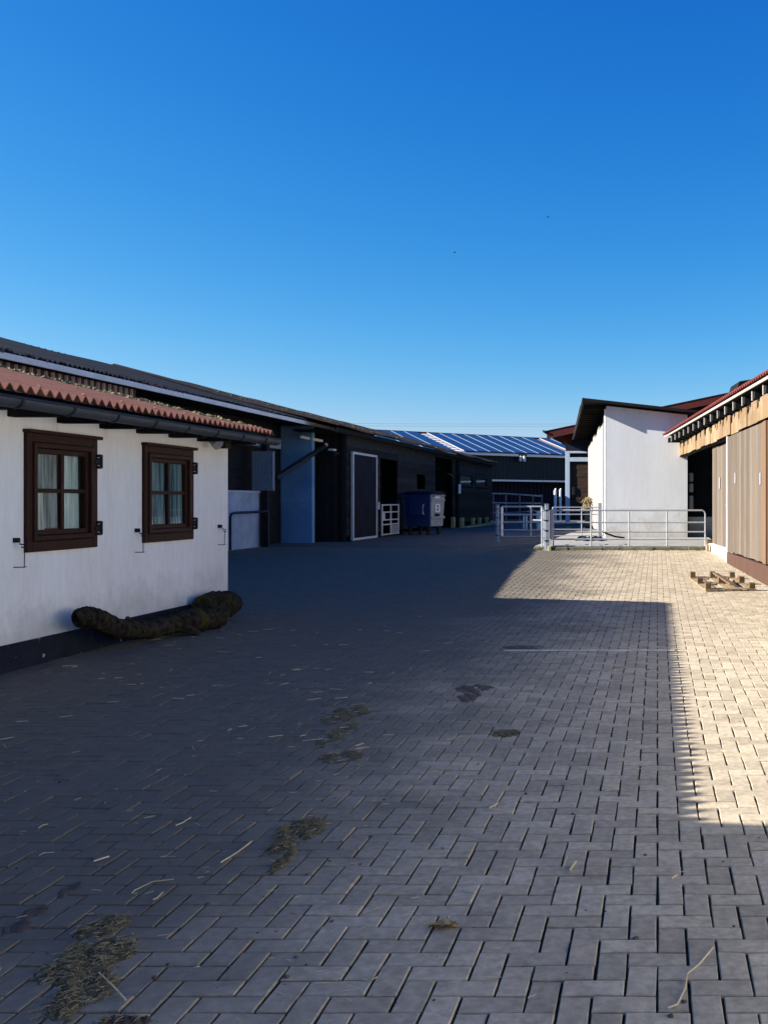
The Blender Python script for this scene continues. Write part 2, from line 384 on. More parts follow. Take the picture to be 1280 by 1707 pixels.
V = np.empty((len(rest), 12, 3)); T = np.empty((len(rest), 12))
for q, n in enumerate(rest):
    x, y, w, d = cells[n]; v = vt[1 if w > d else 0].copy()
    a = rng.normal(0, .009); ca, sa = math.cos(a), math.sin(a)
    X, Y = x + w/2 + rng.normal(0,.0011), y + d/2 + rng.normal(0,.0011)
    xx = v[:,0]*ca - v[:,1]*sa; yy = v[:,0]*sa + v[:,1]*ca
    tx, ty = rng.normal(0, .009, 2)
    gx = (gz(X+.05, Y) - gz(X-.05, Y)) / .1 + tx; gy = (gz(X, Y+.05) - gz(X, Y-.05)) / .1 + ty
    V[q,:,0] = xx + X; V[q,:,1] = yy + Y; V[q,:,2] = v[:,2] + gz(X, Y) + xx*gx + yy*gy + rng.normal(0, .0017)
    T[q] = rng.random()
nb = len(rest); faces = (np.array(BF)[None] + 12*np.arange(nb)[:,None,None]).reshape(-1)
me = bpy.data.meshes.new('distant_pavers')
me.vertices.add(nb*12); me.vertices.foreach_set('co', V.reshape(-1))
me.loops.add(len(faces)); me.loops.foreach_set('vertex_index', faces)
me.polygons.add(nb*9); me.polygons.foreach_set('loop_start', np.arange(nb*9)*4); me.polygons.foreach_set('loop_total', np.full(nb*9, 4))
me.polygons.foreach_set('use_smooth', np.zeros(nb*9, dtype=bool)); me.update(); me.validate()
a = me.attributes.new('tone', 'FLOAT', 'POINT'); a.data.foreach_set('value', T.reshape(-1))
me.materials.append(M['paver'])
o = bpy.data.objects.new('distant_pavers', me); col.objects.link(o); place(o, Vector((0,0,0)), pav); o['kind'] = 'stuff'

# thin pale cross line on the paving, mottled
xa, ya = gp(838, 1087); xb, yb = gp(1124, 1084)
v = []; f = []
for i in range(31):
    t = i/30; X = xa + (xb-xa)*t; Y = 10.49 + .02*t
    v += [(X, Y-.045+random.gauss(0,.006), .0045), (X, Y+.045+random.gauss(0,.004), .0045)]
    if i: f.append((2*i-2, 2*i, 2*i+1, 2*i-1))
tag(MB().add(v, f).build('cross_line', M['pale_line']), 'faint pale line crossing the shaded paving', kind='structure')

# concrete platform behind the gate with its mossy edge
PZ = .352
pl = MB().box(-3.28, 1.7, 26.95, 62, -.05, PZ).build('platform', M['concrete'])
tag(pl, 'raised concrete platform behind the galvanised gate', kind='structure')
for i in range(11):
    x0 = -3.28 + i*.455
    MB().cbox(x0, x0+.45, 26.78+random.uniform(0,.02), 26.95, .1, PZ-.01+random.uniform(-.012,.0), .012).build('kerb_stone', M['mossy_stone'], pl)

# ------------------------------------------------------------------ white house on the left
house = thing('white_house', (-8.5, 9, 0), 'low white plastered house with red corrugated roof and two brown windows', 'house')
HX, H0, H1 = -5.92, 3.2, 13.91
wins = [(9.427, 10.614), (11.59, 12.816)]; WZ0, WZ1 = 1.075, 2.205
def wz(X): return 2.525 + (-5.45 - X) * .2355 - .035          # underside of the roof
w = MB()
ys = [H0, wins[0][0], wins[0][1], wins[1][0], wins[1][1], H1]
TOP = wz(HX)
for a, b_ in ((0,1),(2,3),(4,5)): w.box(HX-.30, HX, ys[a], ys[b_], .25, TOP)
for a, b_ in ((1,2),(3,4)):
    w.box(HX-.30, HX, ys[a], ys[b_], .25, WZ0); w.box(HX-.30, HX, ys[a], ys[b_], WZ1, TOP)
# end walls and back
w.hexa([(-11.2,H1-.3,.25),(HX-.30,H1-.3,.25),(HX-.30,H1,.25),(-11.2,H1,.25),(-11.2,H1-.3,wz(-11.2)),(HX-.3,H1-.3,wz(HX-.3)),(HX-.3,H1,wz(HX-.3)),(-11.2,H1,wz(-11.2))])
w.box(-11.2, -10.9, H0, H1-.3, .25, wz(-11.2))
w.box(-10.9, HX-.3, H0, H0+.3, .25, 2.6)
w.build('wall', M['plaster'], house)
pb = MB(); pb.box(HX-.32, HX+.018, H0, H1+.018, -.06, .25); pb.box(-11.2, HX-.32, H1-.3, H1+.018, -.06, .25)
pb.build('plinth', M['plinth'], house)
corrugated(3.45, 14.36, -5.45, 2.530, -11.4, 2.530+5.95*.2355, .141, .030, rows=4).build('roof', M['red_sheet'], house, smooth=True)
# sheet fixing caps on the crests
sb = MB()
for r_, dx in ((0,.16),(1,1.45)):
    k = 0
    for q in range(int(3.5/.141), int(14.3/.141)):
        if q % (5 if r_ == 0 else 17): continue
        y = (q + .25) * .141; X = -5.47 - dx; z = 2.53 + dx*.2355 + .037
        sb.box(X-.012, X+.012, y-.012, y+.012, z-.002, z+.012)
sb.build('fixing_caps', M['pink_sheet'], house)['kind'] = 'stuff'
# moss along the far verge and in the waves
def lump(mb, c, r):
    n = 6; vs = [(c[0], c[1], c[2]+r*random.uniform(.5,.9))]; 
    for k in range(n):
        a = 2*math.pi*k/n; q = r*random.uniform(.7,1.3); vs.append((c[0]+math.cos(a)*q, c[1]+math.sin(a)*q, c[2]+r*random.uniform(.0,.35)))
    for k in range(n):
        a = 2*math.pi*k/n; q = r*random.uniform(.8,1.2); vs.append((c[0]+math.cos(a)*q, c[1]+math.sin(a)*q, c[2]-r*.4))
    fs = [(0,1+k,1+(k+1)%n) for k in range(n)] + [(1+k,7+k,7+(k+1)%n,1+(k+1)%n) for k in range(n)]
    mb.add(vs, fs)
mm = MB()
for q in range(1500):
    X = -5.6 - 5.6*random.random()**.8; Y = 14.38 - .95*random.random()**1.6
    lump(mm, (X, Y, 2.525 + (-5.45-X)*.2355 - .001 + .03*math.sin(2*math.pi*Y/.141)), random.uniform(.018,.062))
for q in range(500):
    X = -5.7 - 5.4*random.random(); q2 = random.randint(int(6/.141), int(13.6/.141)); Y = (q2 + .75)*.141
    if random.random() < .7: X = -9.4 + random.gauss(0, .12)
    lump(mm, (X, Y, 2.525 + (-5.45-X)*.2355 - .022), random.uniform(.015,.04))
mo = mm.build('moss', M['moss'], house); mo['kind'] = 'stuff'
for i in range(12):                                         # slate slips laid along the verge
    X = -5.9 - i*.46
    z = 2.525 + (-5.45-X)*.2355 + .008
    b_ = MB().hexa([(X-.42,14.18,z+.099),(X,14.18,z),(X,14.40,z),(X-.42,14.40,z+.099),(X-.42,14.18,z+.117),(X,14.18,z+.018),(X,14.40,z+.018),(X-.42,14.40,z+.117)])
    b_.build('verge_slate', M['old_sheet'], house)
# gutter with brackets, rafter ends
gt = MB(); GX, GZ, GR = -5.415, 2.425, .082
nn = 10; v = []; f = []
for lay, rr in ((0, GR), (1, GR-.006)):
    for y in (3.5, 14.32):
        for k in range(nn+1):
            a = math.pi + math.pi*k/nn; v.append((GX + rr*math.cos(a), y, GZ + rr*math.sin(a)))
n1 = nn+1
for lay in (0, 1):
    for k in range(nn):
        a = lay*2*n1 + k; f.append((a, a+1, a+n1+1, a+n1))
for k in (0, nn): f.append((k, k+n1, k+3*n1, k+2*n1))
gt.add(v, f)
gt.add([(GX+GR*math.cos(math.pi+math.pi*k/nn), 14.32, GZ+GR*math.sin(math.pi+math.pi*k/nn)) for k in range(nn+1)], [tuple(range(nn+1))])
gut = gt.build('gutter', M['zinc'], house, smooth=True)
MB().tube([(GX+GR+.006, 3.5, GZ), (GX+GR+.006, 14.32, GZ)], .011, 8).build('rim', M['zinc_dark'], gut)
br0 = None
for i in range(14):
    y = 3.95 + i*.757
    v = []; f = []
    for k in range(nn+1):
        a = math.pi + math.pi*k/nn
        for yy, rr in ((y-.016, GR+.002), (y-.016, GR+.010), (y+.016, GR+.010), (y+.016, GR+.002)):
            v.append((GX+rr*math.cos(a), yy, GZ+rr*math.sin(a)))
    for k in range(nn):
        for e in range(4): f.append((k*4+e, k*4+(e+1)%4, k*4+4+(e+1)%4, k*4+4+e))
    MB().add(v, f).build('gutter_bracket', M['zinc_dark'], gut)
    MB().cbox(HX-.1, -5.50, y-.06, y+.06, 2.33, 2.47, .006).build('rafter', M['eave_wood'], house)
MB().box(HX-.02, HX+.05, H0, H1, 2.445, 2.56).build('wall_plate', M['eave_wood'], house)

def ringframe(mb, x0, x1, y0, y1, z0, z1, t, tb=None):
    """rectangular frame in the YZ plane, mitred as butt joints"""
    tb = tb or t
    mb.cbox(x0, x1, y0, y0+t, z0, z1, .005); mb.cbox(x0, x1, y1-t, y1, z0, z1, .005)
    mb.cbox(x0, x1, y0+t, y1-t, z0, z0+tb, .005); mb.cbox(x0, x1, y0+t, y1-t, z1-t, z1, .005); return mb
def house_window(y0, y1, curt, lab):
    fr = ringframe(MB(), HX-.06, HX+.035, y0, y1, WZ0, WZ1, .085, .10)
    fr.cbox(HX-.02, HX+.075, y0-.015, y1+.035, WZ1-.004, WZ1+.03, .004)
    win = fr.build('window', M['window_wood'], house); win['label'] = lab
    ringframe(MB(), HX-.05, HX+.052, y0+.088, y1-.088, WZ0+.104, WZ1-.088, .05).build('frame', M['window_wood'], win)
    s = ringframe(MB(), HX-.05, HX+.020, y0+.14, y1-.14, WZ0+.156, WZ1-.14, .05, .05); s.build('sash', M['window_wood'], win)
    a, b_, c, d = y0+.19, y1-.19, WZ0+.206, WZ1-.19
    my, mz = (a+b_)/2 + .01, (c+d)/2 + .01
    MB().cbox(HX-.046, HX+.012, my-.026, my+.026, c, d, .004).build('mullion', M['window_wood'], win)
    for ya, yb in ((a, my-.026), (my+.026, b_)):
        MB().cbox(HX-.044, HX+.010, ya, yb, mz-.02, mz+.02, .004).build('glazing_bar', M['window_wood'], win)
        for za, zb in ((c, mz-.02), (mz+.02, d)):
            MB().box(HX-.012, HX-.008, ya-.004, yb+.004, za-.004, zb+.004).build('pane', M['glass'], win)
    for (ya, yb, za, zb, mk, amp) in curt:
        ya, yb = a + (b_-a)*ya, a + (b_-a)*yb; za, zb = c + (d-c)*za, c + (d-c)*zb
        n = max(12, int((yb-ya)/.012)); v = []; f = []
        for i in range(n+1):
            t = i/n; x = HX - .040 + amp*.8*math.sin(t*(yb-ya)/.075*2*math.pi + .6*math.sin(9*t)); 
            for z, xo in ((za, .012), (zb, 0)): v.append((x + xo, ya + (yb-ya)*t, z))
            if i: f.append((2*i-2, 2*i, 2*i+1, 2*i-1))
        MB().add(v, f).build('curtain', M[mk], win, smooth=True)
    bx = MB(); bx.box(HX-.62, HX-.60, y0, y1, WZ0, WZ1); bx.box(HX-.60, HX-.3, y0-.02, y0, WZ0, WZ1); bx.box(HX-.60, HX-.3, y1, y1+.02, WZ0, WZ1)
    bx.box(HX-.60, HX-.3, y0, y1, WZ1, WZ1+.02); bx.box(HX-.60, HX-.3, y0, y1, WZ0-.02, WZ0)
    bx.build('room_niche', M['room'], win)
    for z in (WZ0+.19, WZ1-.24):
        hb = MB(); hb.cbox(HX+.036, HX+.062, y1-.09, y1+.02, z-.010, z+.026, .004); hb.tube([(HX+.06, y1+.022, z-.06), (HX+.06, y1+.022, z+.08)], .016, 8)
        hb.cbox(HX+.005, HX+.07, y1-.03, y1+.035, z-.066, z-.036, .008); hb.cbox(HX+.005, HX+.07, y1-.03, y1+.03, z+.055, z+.085, .008); hb.cbox(HX+.0, HX+.05, y1-.02, y1+.03, z-.03, z+.05, .01)
        hb.build('hinge', M['iron'], win)
house_window(*wins[0], [(.20,.60,.02,1,'curtain_dark',.022), (.54,.92,0,1,'curtain',.018), (-.02,.24,0,.50,'curtain',.016), (-.02,.26,.5,1,'curtain_dark',.016)],
             'nearer window, its net curtains drawn half aside')
house_window(*wins[1], [(-.02,1.02,.0,1,'curtain_dark',.02), (-.02,1.02,0,.26,'curtain',.006)], 'farther window with closed dark curtains and a pale reflection painted as a lower band')  # the pale band paints a sunlit wall's reflection in the panes

# shutter hooks on the house wall
def hook(x, ytop, lab):
    Y = F*5.92/(CX-x); z = H + (CY-ytop)*Y/F
    t = thing('shutter_hook', (HX, Y, z), lab, 'hook', 'iron shutter hooks on the house wall')
    MB().cbox(HX-.01, HX+.05, Y-.018, Y+.018, z-.01, z+.035, .004).build('mount', M['iron'], t)
    MB().tube([(HX+.05,Y,z-.02),(HX+.06,Y+.03,z-.028),(HX+.075,Y+.06,z-.028),(HX+.085,Y+.04,z-.06),(HX+.06,Y+.01,z-.05)], .007, 6).build('ring', M['iron'], t)
    MB().tube([(HX+.07,Y+.045,z-.05),(HX+.06,Y+.055,z-.235)], .0045, 6).build('rod', M['rust_iron'], t)
    MB().tube([(HX+.0,Y-.01,z-.235),(HX+.06,Y+.05,z-.238),(HX+.065,Y+.075,z-.236)], .005, 6).build('foot', M['iron'], t)
hook(24, 903, 'iron shutter hook at the left edge, below the nearer window')
hook(226, 886, 'iron shutter hook on white wall between the two windows')
hook(364, 879, 'iron shutter hook near the far corner of the white wall')
# floodlight under the gutter
Y = F*5.85/(CX-352)
fl = thing('wall_lamp', (HX, Y, 2.3), 'small grey wall lamp under the gutter by the house corner', 'lamp')
MB().cbox(HX, HX+.06, Y-.05, Y+.05, 2.34, 2.44).build('bracket', M['iron'], fl)
MB().tube([(HX+.05,Y-.02,2.38),(HX+.13,Y-.05,2.34),(HX+.2,Y-.08,2.29)], [.03,.06,.075], 10).build('lamp_head', M['galv_blue'], fl)
MB().cbox(HX, HX+.14, Y+.28, Y+.46, 2.27, 2.43).build('junction_box', M['iron'], fl)

# taller barn behind the camera's left, whose shadow covers the nearest paving
tb = thing('tall_barn', (-8, -2, 0), 'taller barn joined to the near end of the white house', 'barn')
MB().box(-12, -5.92, -9, 3.15, -.06, 3.3).build('wall', M['plaster'], tb)
MB().hexa([(-12.2,-9.3,3.3),(-5.50,-9.3,3.3),(-5.50,3.20,3.3),(-12.2,3.20,3.3),(-12.2,-9.3,4.6),(-5.50,-9.3,3.38),(-5.50,3.20,3.38),(-12.2,3.20,4.6)]).build('roof', M['red_sheet'], tb)

# ------------------------------------------------------------------ long barn behind the house
EX, EZ, RX, RZ = -12.7, 4.49, -19.7, 6.45
lb = thing('long_barn', (-16, 20, 0), 'long dark-roofed barn with white fascia behind the white house', 'barn')
corrugated(-2, 39.9, EX, EZ, RX, RZ, .18, .024, rows=8, wob=.02).build('roof', M['old_sheet'], lb, smooth=True)
corrugated(-2, 39.9, -26.7, EZ, RX, RZ, .36, .03, rows=2, steps=4).build('back_roof', M['old_sheet'], lb, smooth=True)
y = -2.0
while y < 39.9:
    y2 = min(y + random.uniform(4.6, 5.4), 39.9)
    MB().cbox(EX-.03, EX+.0+random.uniform(-.004,.004), y+.006, y2-.006, EZ-.165, EZ-.035, .004).build('fascia_board', M['fascia_white'], lb)
    y = y2
MB().hexa([(EX-.1,6,EZ-.05),(EX+.42,6,EZ-.06),(EX+.02,19.6,EZ-.05),(EX-.1,19.6,EZ-.05),(EX-.1,6,EZ-.02),(EX+.42,6,EZ-.035),(EX+.02,19.6,EZ-.025),(EX-.1,19.6,EZ-.02)]).build('shadow_flap', M['zinc'], lb)  # added tapered flap out of view, shaped to shift the eave's shadow edge
em = MB()
for q in range(700):
    Y = random.uniform(8, 40); t = random.random()**2
    lump(em, (EX-.05-t*.8, Y, EZ+.02+t*.8*.28), random.uniform(.02,.05))
em.build('roof_moss', M['brown_sheet'], lb)['kind'] = 'stuff'
w = MB(); w.box(-14.3, -13.95, -2, 37.4, 0, 4.5); w.box(-26, -25.7, -2, 37.4, 0, 4.4); w.box(-25.7, -14.3, -2, -1.7, 0, 4.4)
w.build('wall', M['black_wood'], lb)
c = MB()
c.box(-13.95, -13.02, 8, 25.2, 0, 4.34); c.build('cladding_panel', M['maroon'], lb)
for i in range(44):
    Y = 14.2 + i*.25
    MB().hexa([(-13.02,Y-.026,3.2),(-12.97,Y-.014,3.2),(-12.97,Y+.014,3.2),(-13.02,Y+.026,3.2),(-13.02,Y-.026,4.33),(-12.97,Y-.014,4.33),(-12.97,Y+.014,4.33),(-13.02,Y+.026,4.33)]).build('cladding_rib', M['rib'], lb)
MB().box(-13.9, EX-.06, -2, 39.8, EZ-.14, EZ-.07).build('soffit', M['eave_wood'], lb)
# recess behind the house: concrete base, dark window, shutter, end wall with skylight blue in its colour
MB().box(-13.95, -13.55, 30.2, 34.36, -.05, 1.83).build('base_wall', M['dull_plaster'], lb)
MB().box(-13.95, -13.50, 30.2, 34.36, 1.83, 1.90).build('sill', M['blue_paint'], lb)
MB().box(-13.95, -13.50, 30.2, 36.2, 3.42, 3.62).build('lintel', M['galv_blue'], lb)
MB().box(-13.95, -13.60, 30.2, 30.5, 1.90, 3.42).build('jamb', M['black_wood'], lb)
sh = MB().cbox(-13.86, -13.66, 33.9, 34.0, 1.86, 3.42, .01)
sp0 = at(420, 752, 34.2); sp1 = at(456.5, 818, 34.2)
shm = MB().box(sp0.x, sp1.x, 34.22, 34.28, sp1.z, sp0.z).build('shutter', M['galv_blue'], lb)
for i in range(12):
    x = sp0.x + (sp1.x-sp0.x)*(i+.5)/12
    MB().cbox(x-.018, x+.018, 34.17, 34.22, sp1.z+.03, sp0.z-.03, .008).build('shutter_rib', M['galv_blue'], shm)
MB().cbox(-13.50, -13.28, 34.35, 34.6, -.05, 3.9).build('post', M['black_wood'], lb)
M['skylit_wall'] = mat('skylit_white_render', (.19,.35,.54), (.12,.24,.40), .95, 1.0, bump=.2, fine=.06)  # white render, with the blue of skylight put into its colour
bw = MB().box(-14.6, -12.80, 37.4, 37.7, -.05, 4.36).build('end_wall', M['skylit_wall'], lb)
# gutter corner and slanting downpipe
MB().tube([(EX+.06, 39.4, 4.30), (EX+.06, 39.95, 4.30)], .085, 10).build('gutter_end', M['fascia_white'], lb)
MB().tube([at(566,714,39.9), at(566,727,39.8), at(561,731,39.6)], .09, 10).build('pipe_elbow', M['zinc'], lb, smooth=True)
pp = MB().tube([at(561,730.5,39.4), at(540,743.5,38.4)], .085, 10).build('downpipe', M['fascia_white'], lb, smooth=True)  # sunlight on the upper length is put in as white
pp['label'] = 'short upper length of the slanting downpipe, whitened as if sunlit'
MB().tube([at(540,744,38.3), at(500,771,36.6), at(459,797,35.2)], .10, 10).build('downpipe', M['zinc_dark'], lb, smooth=True)  # same pipe, its shaded length put in as dark metal
MB().tube([at(500,728,37.0), at(537,735,38.0)], .055, 8).build('stay_rod', M['fascia_white'], lb)
yl = thing('yard_lamp', at(556,752,37.8), 'small white-topped lamp at the dark corner beside the tall framed door', 'lamp')
q = at(556,752,37.9)
MB().cbox(q.x-.1, q.x+.1, 37.7, 37.95, q.z-.22, q.z+.0, .03).build('housing', M['black_film'], yl)
MB().cbox(q.x-.13, q.x+.11, 37.6, 37.95, q.z+.005, q.z+.08, .03).build('cap', M['fascia_white'], yl)
MB().box(q.x-.03, q.x+.03, 37.95, 38.5, q.z-.1, q.z-.04).build('arm', M['iron'], yl)

# handrail in front of the recess
hr = thing('handrail', at(384, 915, 31), 'dark bent tube handrail in front of the concrete base', 'railing')
q = [at(384,917,30.6), at(384,862,30.6), at(386,857,30.7), at(391,855,31), at(447,852.5,34.3)]
MB().tube(q, .04, 10).build('top_rail', M['zinc_dark'], hr, smooth=True)
MB().tube([at(447,852.5,34.3), at(447,911,34.3)], .04, 10).build('upright', M['zinc_dark'], hr)

# ------------------------------------------------------------------ timber barn further back on the left
TX = -11.9
tbn = thing('timber_barn', (-13, 55, 0), 'long black timber-clad barn with corrugated roof along the left of the yard', 'barn')
T0, T1 = 38.6, 72.6
opens = [(43.3, 46.2, 0, 3.3), (49.9, 51.7, 2.1, 3.0), (54.0, 58.6, 0, 3.9), (60.6, 65.0, 2.45, 3.25), (65.9, 70.4, 2.45, 3.2)]
zrow = 0.25
while zrow < 4.1:
    hgt = random.uniform(.22, .27); Y = T0
    cuts = sorted([T0, T1] + [c for o_ in opens if zrow + hgt/2 > o_[2] and zrow + hgt/2 < o_[3] for c in o_[:2]])
    segs = []
    blocked = [o_ for o_ in opens if o_[2] < zrow + hgt/2 < o_[3]]
    cur = T0
    for o_ in sorted(blocked): segs.append((cur, o_[0])); cur = o_[1]
    segs.append((cur, T1))
    for a, b_ in segs:
        n = max(1, round((b_-a)/6.5))
        for k in range(n):
            ya, yb = a + (b_-a)*k/n, a + (b_-a)*(k+1)/n
            dz = random.uniform(-.01,.01)
            MB().hexa([(TX-.06,ya+.006,zrow),(TX+.035,ya+.006,zrow-.012),(TX+.035,yb-.006,zrow-.012+dz),(TX-.06,yb-.006,zrow),
                       (TX-.06,ya+.006,zrow+hgt),(TX+.004,ya+.006,zrow+hgt),(TX+.004,yb-.006,zrow+hgt+dz),(TX-.06,yb-.006,zrow+hgt)]).build('plank', M['black_wood'], tbn)
    zrow += hgt
for i in range(9):                                          # end wall boards facing the camera
    x0 = -13.3 + i*.155
    MB().cbox(x0, x0+.148, T0-.05-random.uniform(0,.015), T0+.02, -.05, 4.1, .006).build('end_plank', M['black_wood'], tbn)
w = MB(); w.box(-25, -24.8, T0, T1, 0, 4.2); w.box(-24.8, -12.02, T1-.2, T1-.02, 0, 4.2); w.box(-24.8, -14.0, T0, T0+.2, 0, 4.2)
for yy in (47.5, 53.2, 59.3): w.box(-16, -12.0, yy, yy+.15, 0, 4.1)
w.box(-16.1, -16.0, T0, T1-.2, 0, 4.1)
w.build('inner_wall', M['room'], tbn)
corrugated(36.5, 72.9, -11.5, 4.30, RX, 6.50, .18, .030, rows=8, wob=.03).build('roof', M['brown_sheet'], tbn, smooth=True)
corrugated(36.5, 72.9, -27.5, 4.30, RX, 6.50, .36, .03, rows=2, steps=4).build('back_roof', M['brown_sheet'], tbn, smooth=True)
MB().box(-11.64, -11.60, 36.6, 72.8, 4.06, 4.24).build('fascia_board', M['eave_wood'], tbn)
MB().box(-13.2, -11.66, 36.6, 72.8, 4.10, 4.16).build('soffit', M['eave_wood'], tbn)
rm = MB()
for q in range(260):
    Y = random.uniform(36.6, 60); t = random.random()
    lump(rm, (-11.6-t*6, Y, 4.34+t*6*.268), random.uniform(.03,.09))
rm.build('roof_moss', M['moss'], tbn)['kind'] = 'stuff'
# windows under the eave
for (ya, yb, za, zb, _) in [o_+(0,) for o_ in opens[3:]]:
    wf = ringframe(MB(), TX-.05, TX+.06, ya, yb, za, zb, .14).build('window', M['black_wood'], tbn)
    my = (ya+yb)/2
    MB().box(TX-.02, TX-.012, ya+.13, yb-.13, za+.13, zb-.13).build('pane', M['glass'], wf)
    MB().box(TX-.10, TX-.09, ya+.2, yb-.2, za+.15, zb-.16).build('blind', M['curtain_dark'], wf)
nd = MB().tube([(TX+.08,59.6,-.05),(TX+.08,59.6,4.0)], .14, 8).build('corner_post', M['eave_wood'], tbn)
MB().cbox(TX+.2, TX+.28, 59.3, 59.7, 2.0, 2.55).build('notice_plate', M['sticker'], tbn)
for x, y0_, wd in ((755,862,6), (769.5,863,7), (788,863,6), (799,863,6), (811,862,6)):  # pale blocks, stacked in twos along the wall foot
    Y = F*11.75/(CX-x); n = Y*wd/F; z1 = H + (CY-y0_)*Y/F
    for k in range(2):
        zz = max(z1, .25)
        MB().cbox(TX+.04, TX+.26, Y-n*.9, Y+n*.9, k*zz/2+.008, (k+1)*zz/2, .03).build('pale_block', M['stone_and_sun_strip'], tbn)
ks = MB()
ks.cbox(-11.5, -11.0, 58.5, 71.5, -.05, .07, .03)  # pale strip put in for a thin sunlit line on the ground
tag(ks.build('sun_strip', M['stone_and_sun_strip']), 'pale low strip painting a sunlit line in front of the black timber barn', kind='structure')
# tall framed sliding door
a0, a1 = 39.0, 42.35
dz1 = 3.47
sd = MB().box(-11.82, -11.77, a0+.1, a1-.1, .1, dz1-.09).build('sliding_door', M['black_film'], tbn); sd['label'] = 'tall dark sliding door edged with a pale metal frame'
dfr = MB(); 
for y_ in (a0, a1-.09): dfr.cbox(-11.85, -11.74, y_, y_+.09, .02, dz1, .008)
for z_ in (.02, dz1-.09): dfr.cbox(-11.85, -11.74, a0+.09, a1-.09, z_, z_+.09, .008)
dfr.build('door_frame', M['alu'], sd)
MB().cbox(-11.74, -11.66, a1-.07, a1+.05, 1.2, 1.5).build('latch', M['alu'], sd)
# pale mesh gate leaning beside the door
mg = thing('mesh_gate', (-11.65, 44, 0), 'pale metal grid gate beside the tall framed door', 'gate')
for y_ in (42.6, 44.0, 45.3): MB().cbox(-11.66, -11.60, y_, y_+.08, .08, 1.42, .006).build('upright', M['alu'], mg)
for z_ in (.10, .52, .72, 1.05, 1.36):
    MB().cbox(-11.655, -11.605, 42.68, 45.3, z_, z_+.055, .006).build('rail', M['alu'], mg)
MB().box(-11.65, -11.62, 44.09, 45.29, .17, .5).build('infill_sheet', M['galv_blue'], mg)
MB().box(-11.65, -11.62, 42.69, 43.1, .75, 1.03).build('notice_sheet', M['alu'], mg)

# ------------------------------------------------------------------ waste container
dc = Vector((-10.75, 46.6, 0)); D = frame(dc.x, dc.y, R(-20))
du = thing('waste_container', dc, 'blue waste container with grey end and dark lid beside the timber barn', 'waste container')
def dm(): return MB(D)
dm().hexa([(-.62,-.52,.40),(.60,-.52,.40),(.60,.52,.40),(-.62,.52,.40),(-.72,-.60,1.86),(.66,-.60,1.86),(.66,.60,1.86),(-.72,.60,1.86)]).build('body', M['bin_blue'], du)
ep = dm().hexa([(.605,-.50,.40),(.66,-.50,.40),(.66,.50,.40),(.605,.50,.40),(.665,-.57,1.84),(.72,-.57,1.84),(.72,.57,1.84),(.665,.57,1.84)]).build('end_panel', M['bin_grey'], du)
for z_ in (.75, 1.55): dm().cbox(.66, .74, -.58, .58, z_, z_+.10, .01).build('rib', M['bin_grey'], du)
st = dm().box(.712, .722, -.22, .16, 1.05, 1.42).build('sticker', M['sticker'], du)
smk = dm(); smk.box(.722,.7235,-.12,.06,1.30,1.36); smk.box(.722,.7235,.0,.06,1.16,1.30); smk.box(.722,.7235,-.12,-.06,1.12,1.24); smk.box(.722,.7235,-.12,.06,1.10,1.14)
smk.build('pictogram', M['iron'], st)
st = dm().box(.712, .722, -.24, .14, 1.68, 1.80).build('sticker', M['sticker'], du)
dm().box(.715, .722, -.22, .14, .86, .98).build('dark_label', M['rubber'], du)
n = 10; v = []
for k in range(n+1):
    a = math.pi*k/n
    for x in (-.76, .74): v.append((x, -.64*math.cos(a), 1.865 + .15*math.sin(a)))
f = [(2*k, 2*k+1, 2*k+3, 2*k+2) for k in range(n)] + [tuple(2*k for k in range(n+1))[::-1], tuple(2*k+1 for k in range(n+1)), (0, 2*n, 2*n+1, 1)]
dm().add(v, f).build('lid', M['black_film'], du)
dm().cbox(-.40, .30, -.66, -.575, .92, 1.34, .02).build('front_pocket', M['bin_blue'], du)
dm().tube([(.38,-.62,.95),(.38,-.70,.97),(.38,-.70,1.38),(.38,-.62,1.40)], .02, 6).build('handle', M['alu'], du)
dm().tube([(.72,-.45,1.75),(.82,-.45,1.80),(.82,.45,1.80),(.72,.45,1.75)], .025, 6).build('lifting_bar', M['bin_grey'], du)
for x in (-.5, .48):
    for y in (-.42, .42):
        wh = dm().tube([(x-.035,y,.11),(x+.035,y,.11)], .11, 14).build('wheel', M['rubber'], du)
        dm().tube([(x-.04,y,.11),(x+.04,y,.11)], .05, 10).build('hub', M['zinc_dark'], wh)
        dm().hexa([(x-.05,y-.06,.2),(x+.05,y-.06,.2),(x+.05,y+.06,.2),(x-.05,y+.06,.2),(x-.08,y-.09,.41),(x+.08,y-.09,.41),(x+.08,y+.09,.41),(x-.08,y+.09,.41)]).build('caster_fork', M['zinc_dark'], du)

# ------------------------------------------------------------------ solar barn at the back
ang = math.atan2((3000-CX)/F, 1.0)
e = Vector((math.sin(ang), math.cos(ang), 0)); m_ = Vector((-math.cos(ang), math.sin(ang), 0))
E0 = Vector((-12.04, 85, 5.48))
SM = Matrix(((e.x, m_.x, 0, E0.x), (e.y, m_.y, 0, E0.y), (0,0,1,0), (0,0,0,1)))
sb = thing('solar_barn', E0*Vector((1,1,0)), 'large dark hall with rows of blue solar panels at the back of the yard', 'barn')
RW, RZ2 = 6.65, 7.40
tanr = (RZ2-5.48)/RW
def sm(): return MB(SM)
sm().hexa([(-20,-.15,5.40),(14,-.15,5.40),(14,RW,RZ2-.06),(-20,RW,RZ2-.06),(-20,-.15,5.46),(14,-.15,5.46),(14,RW,RZ2),(-20,RW,RZ2)]).build('roof', M['pink_sheet'], sb)
sm().hexa([(-20,RW,RZ2-.06),(14,RW,RZ2-.06),(14,2*RW,5.40),(-20,2*RW,5.40),(-20,RW,RZ2),(14,RW,RZ2),(14,2*RW,5.46),(-20,2*RW,5.46)]).build('back_roof', M['pink_sheet'], sb)
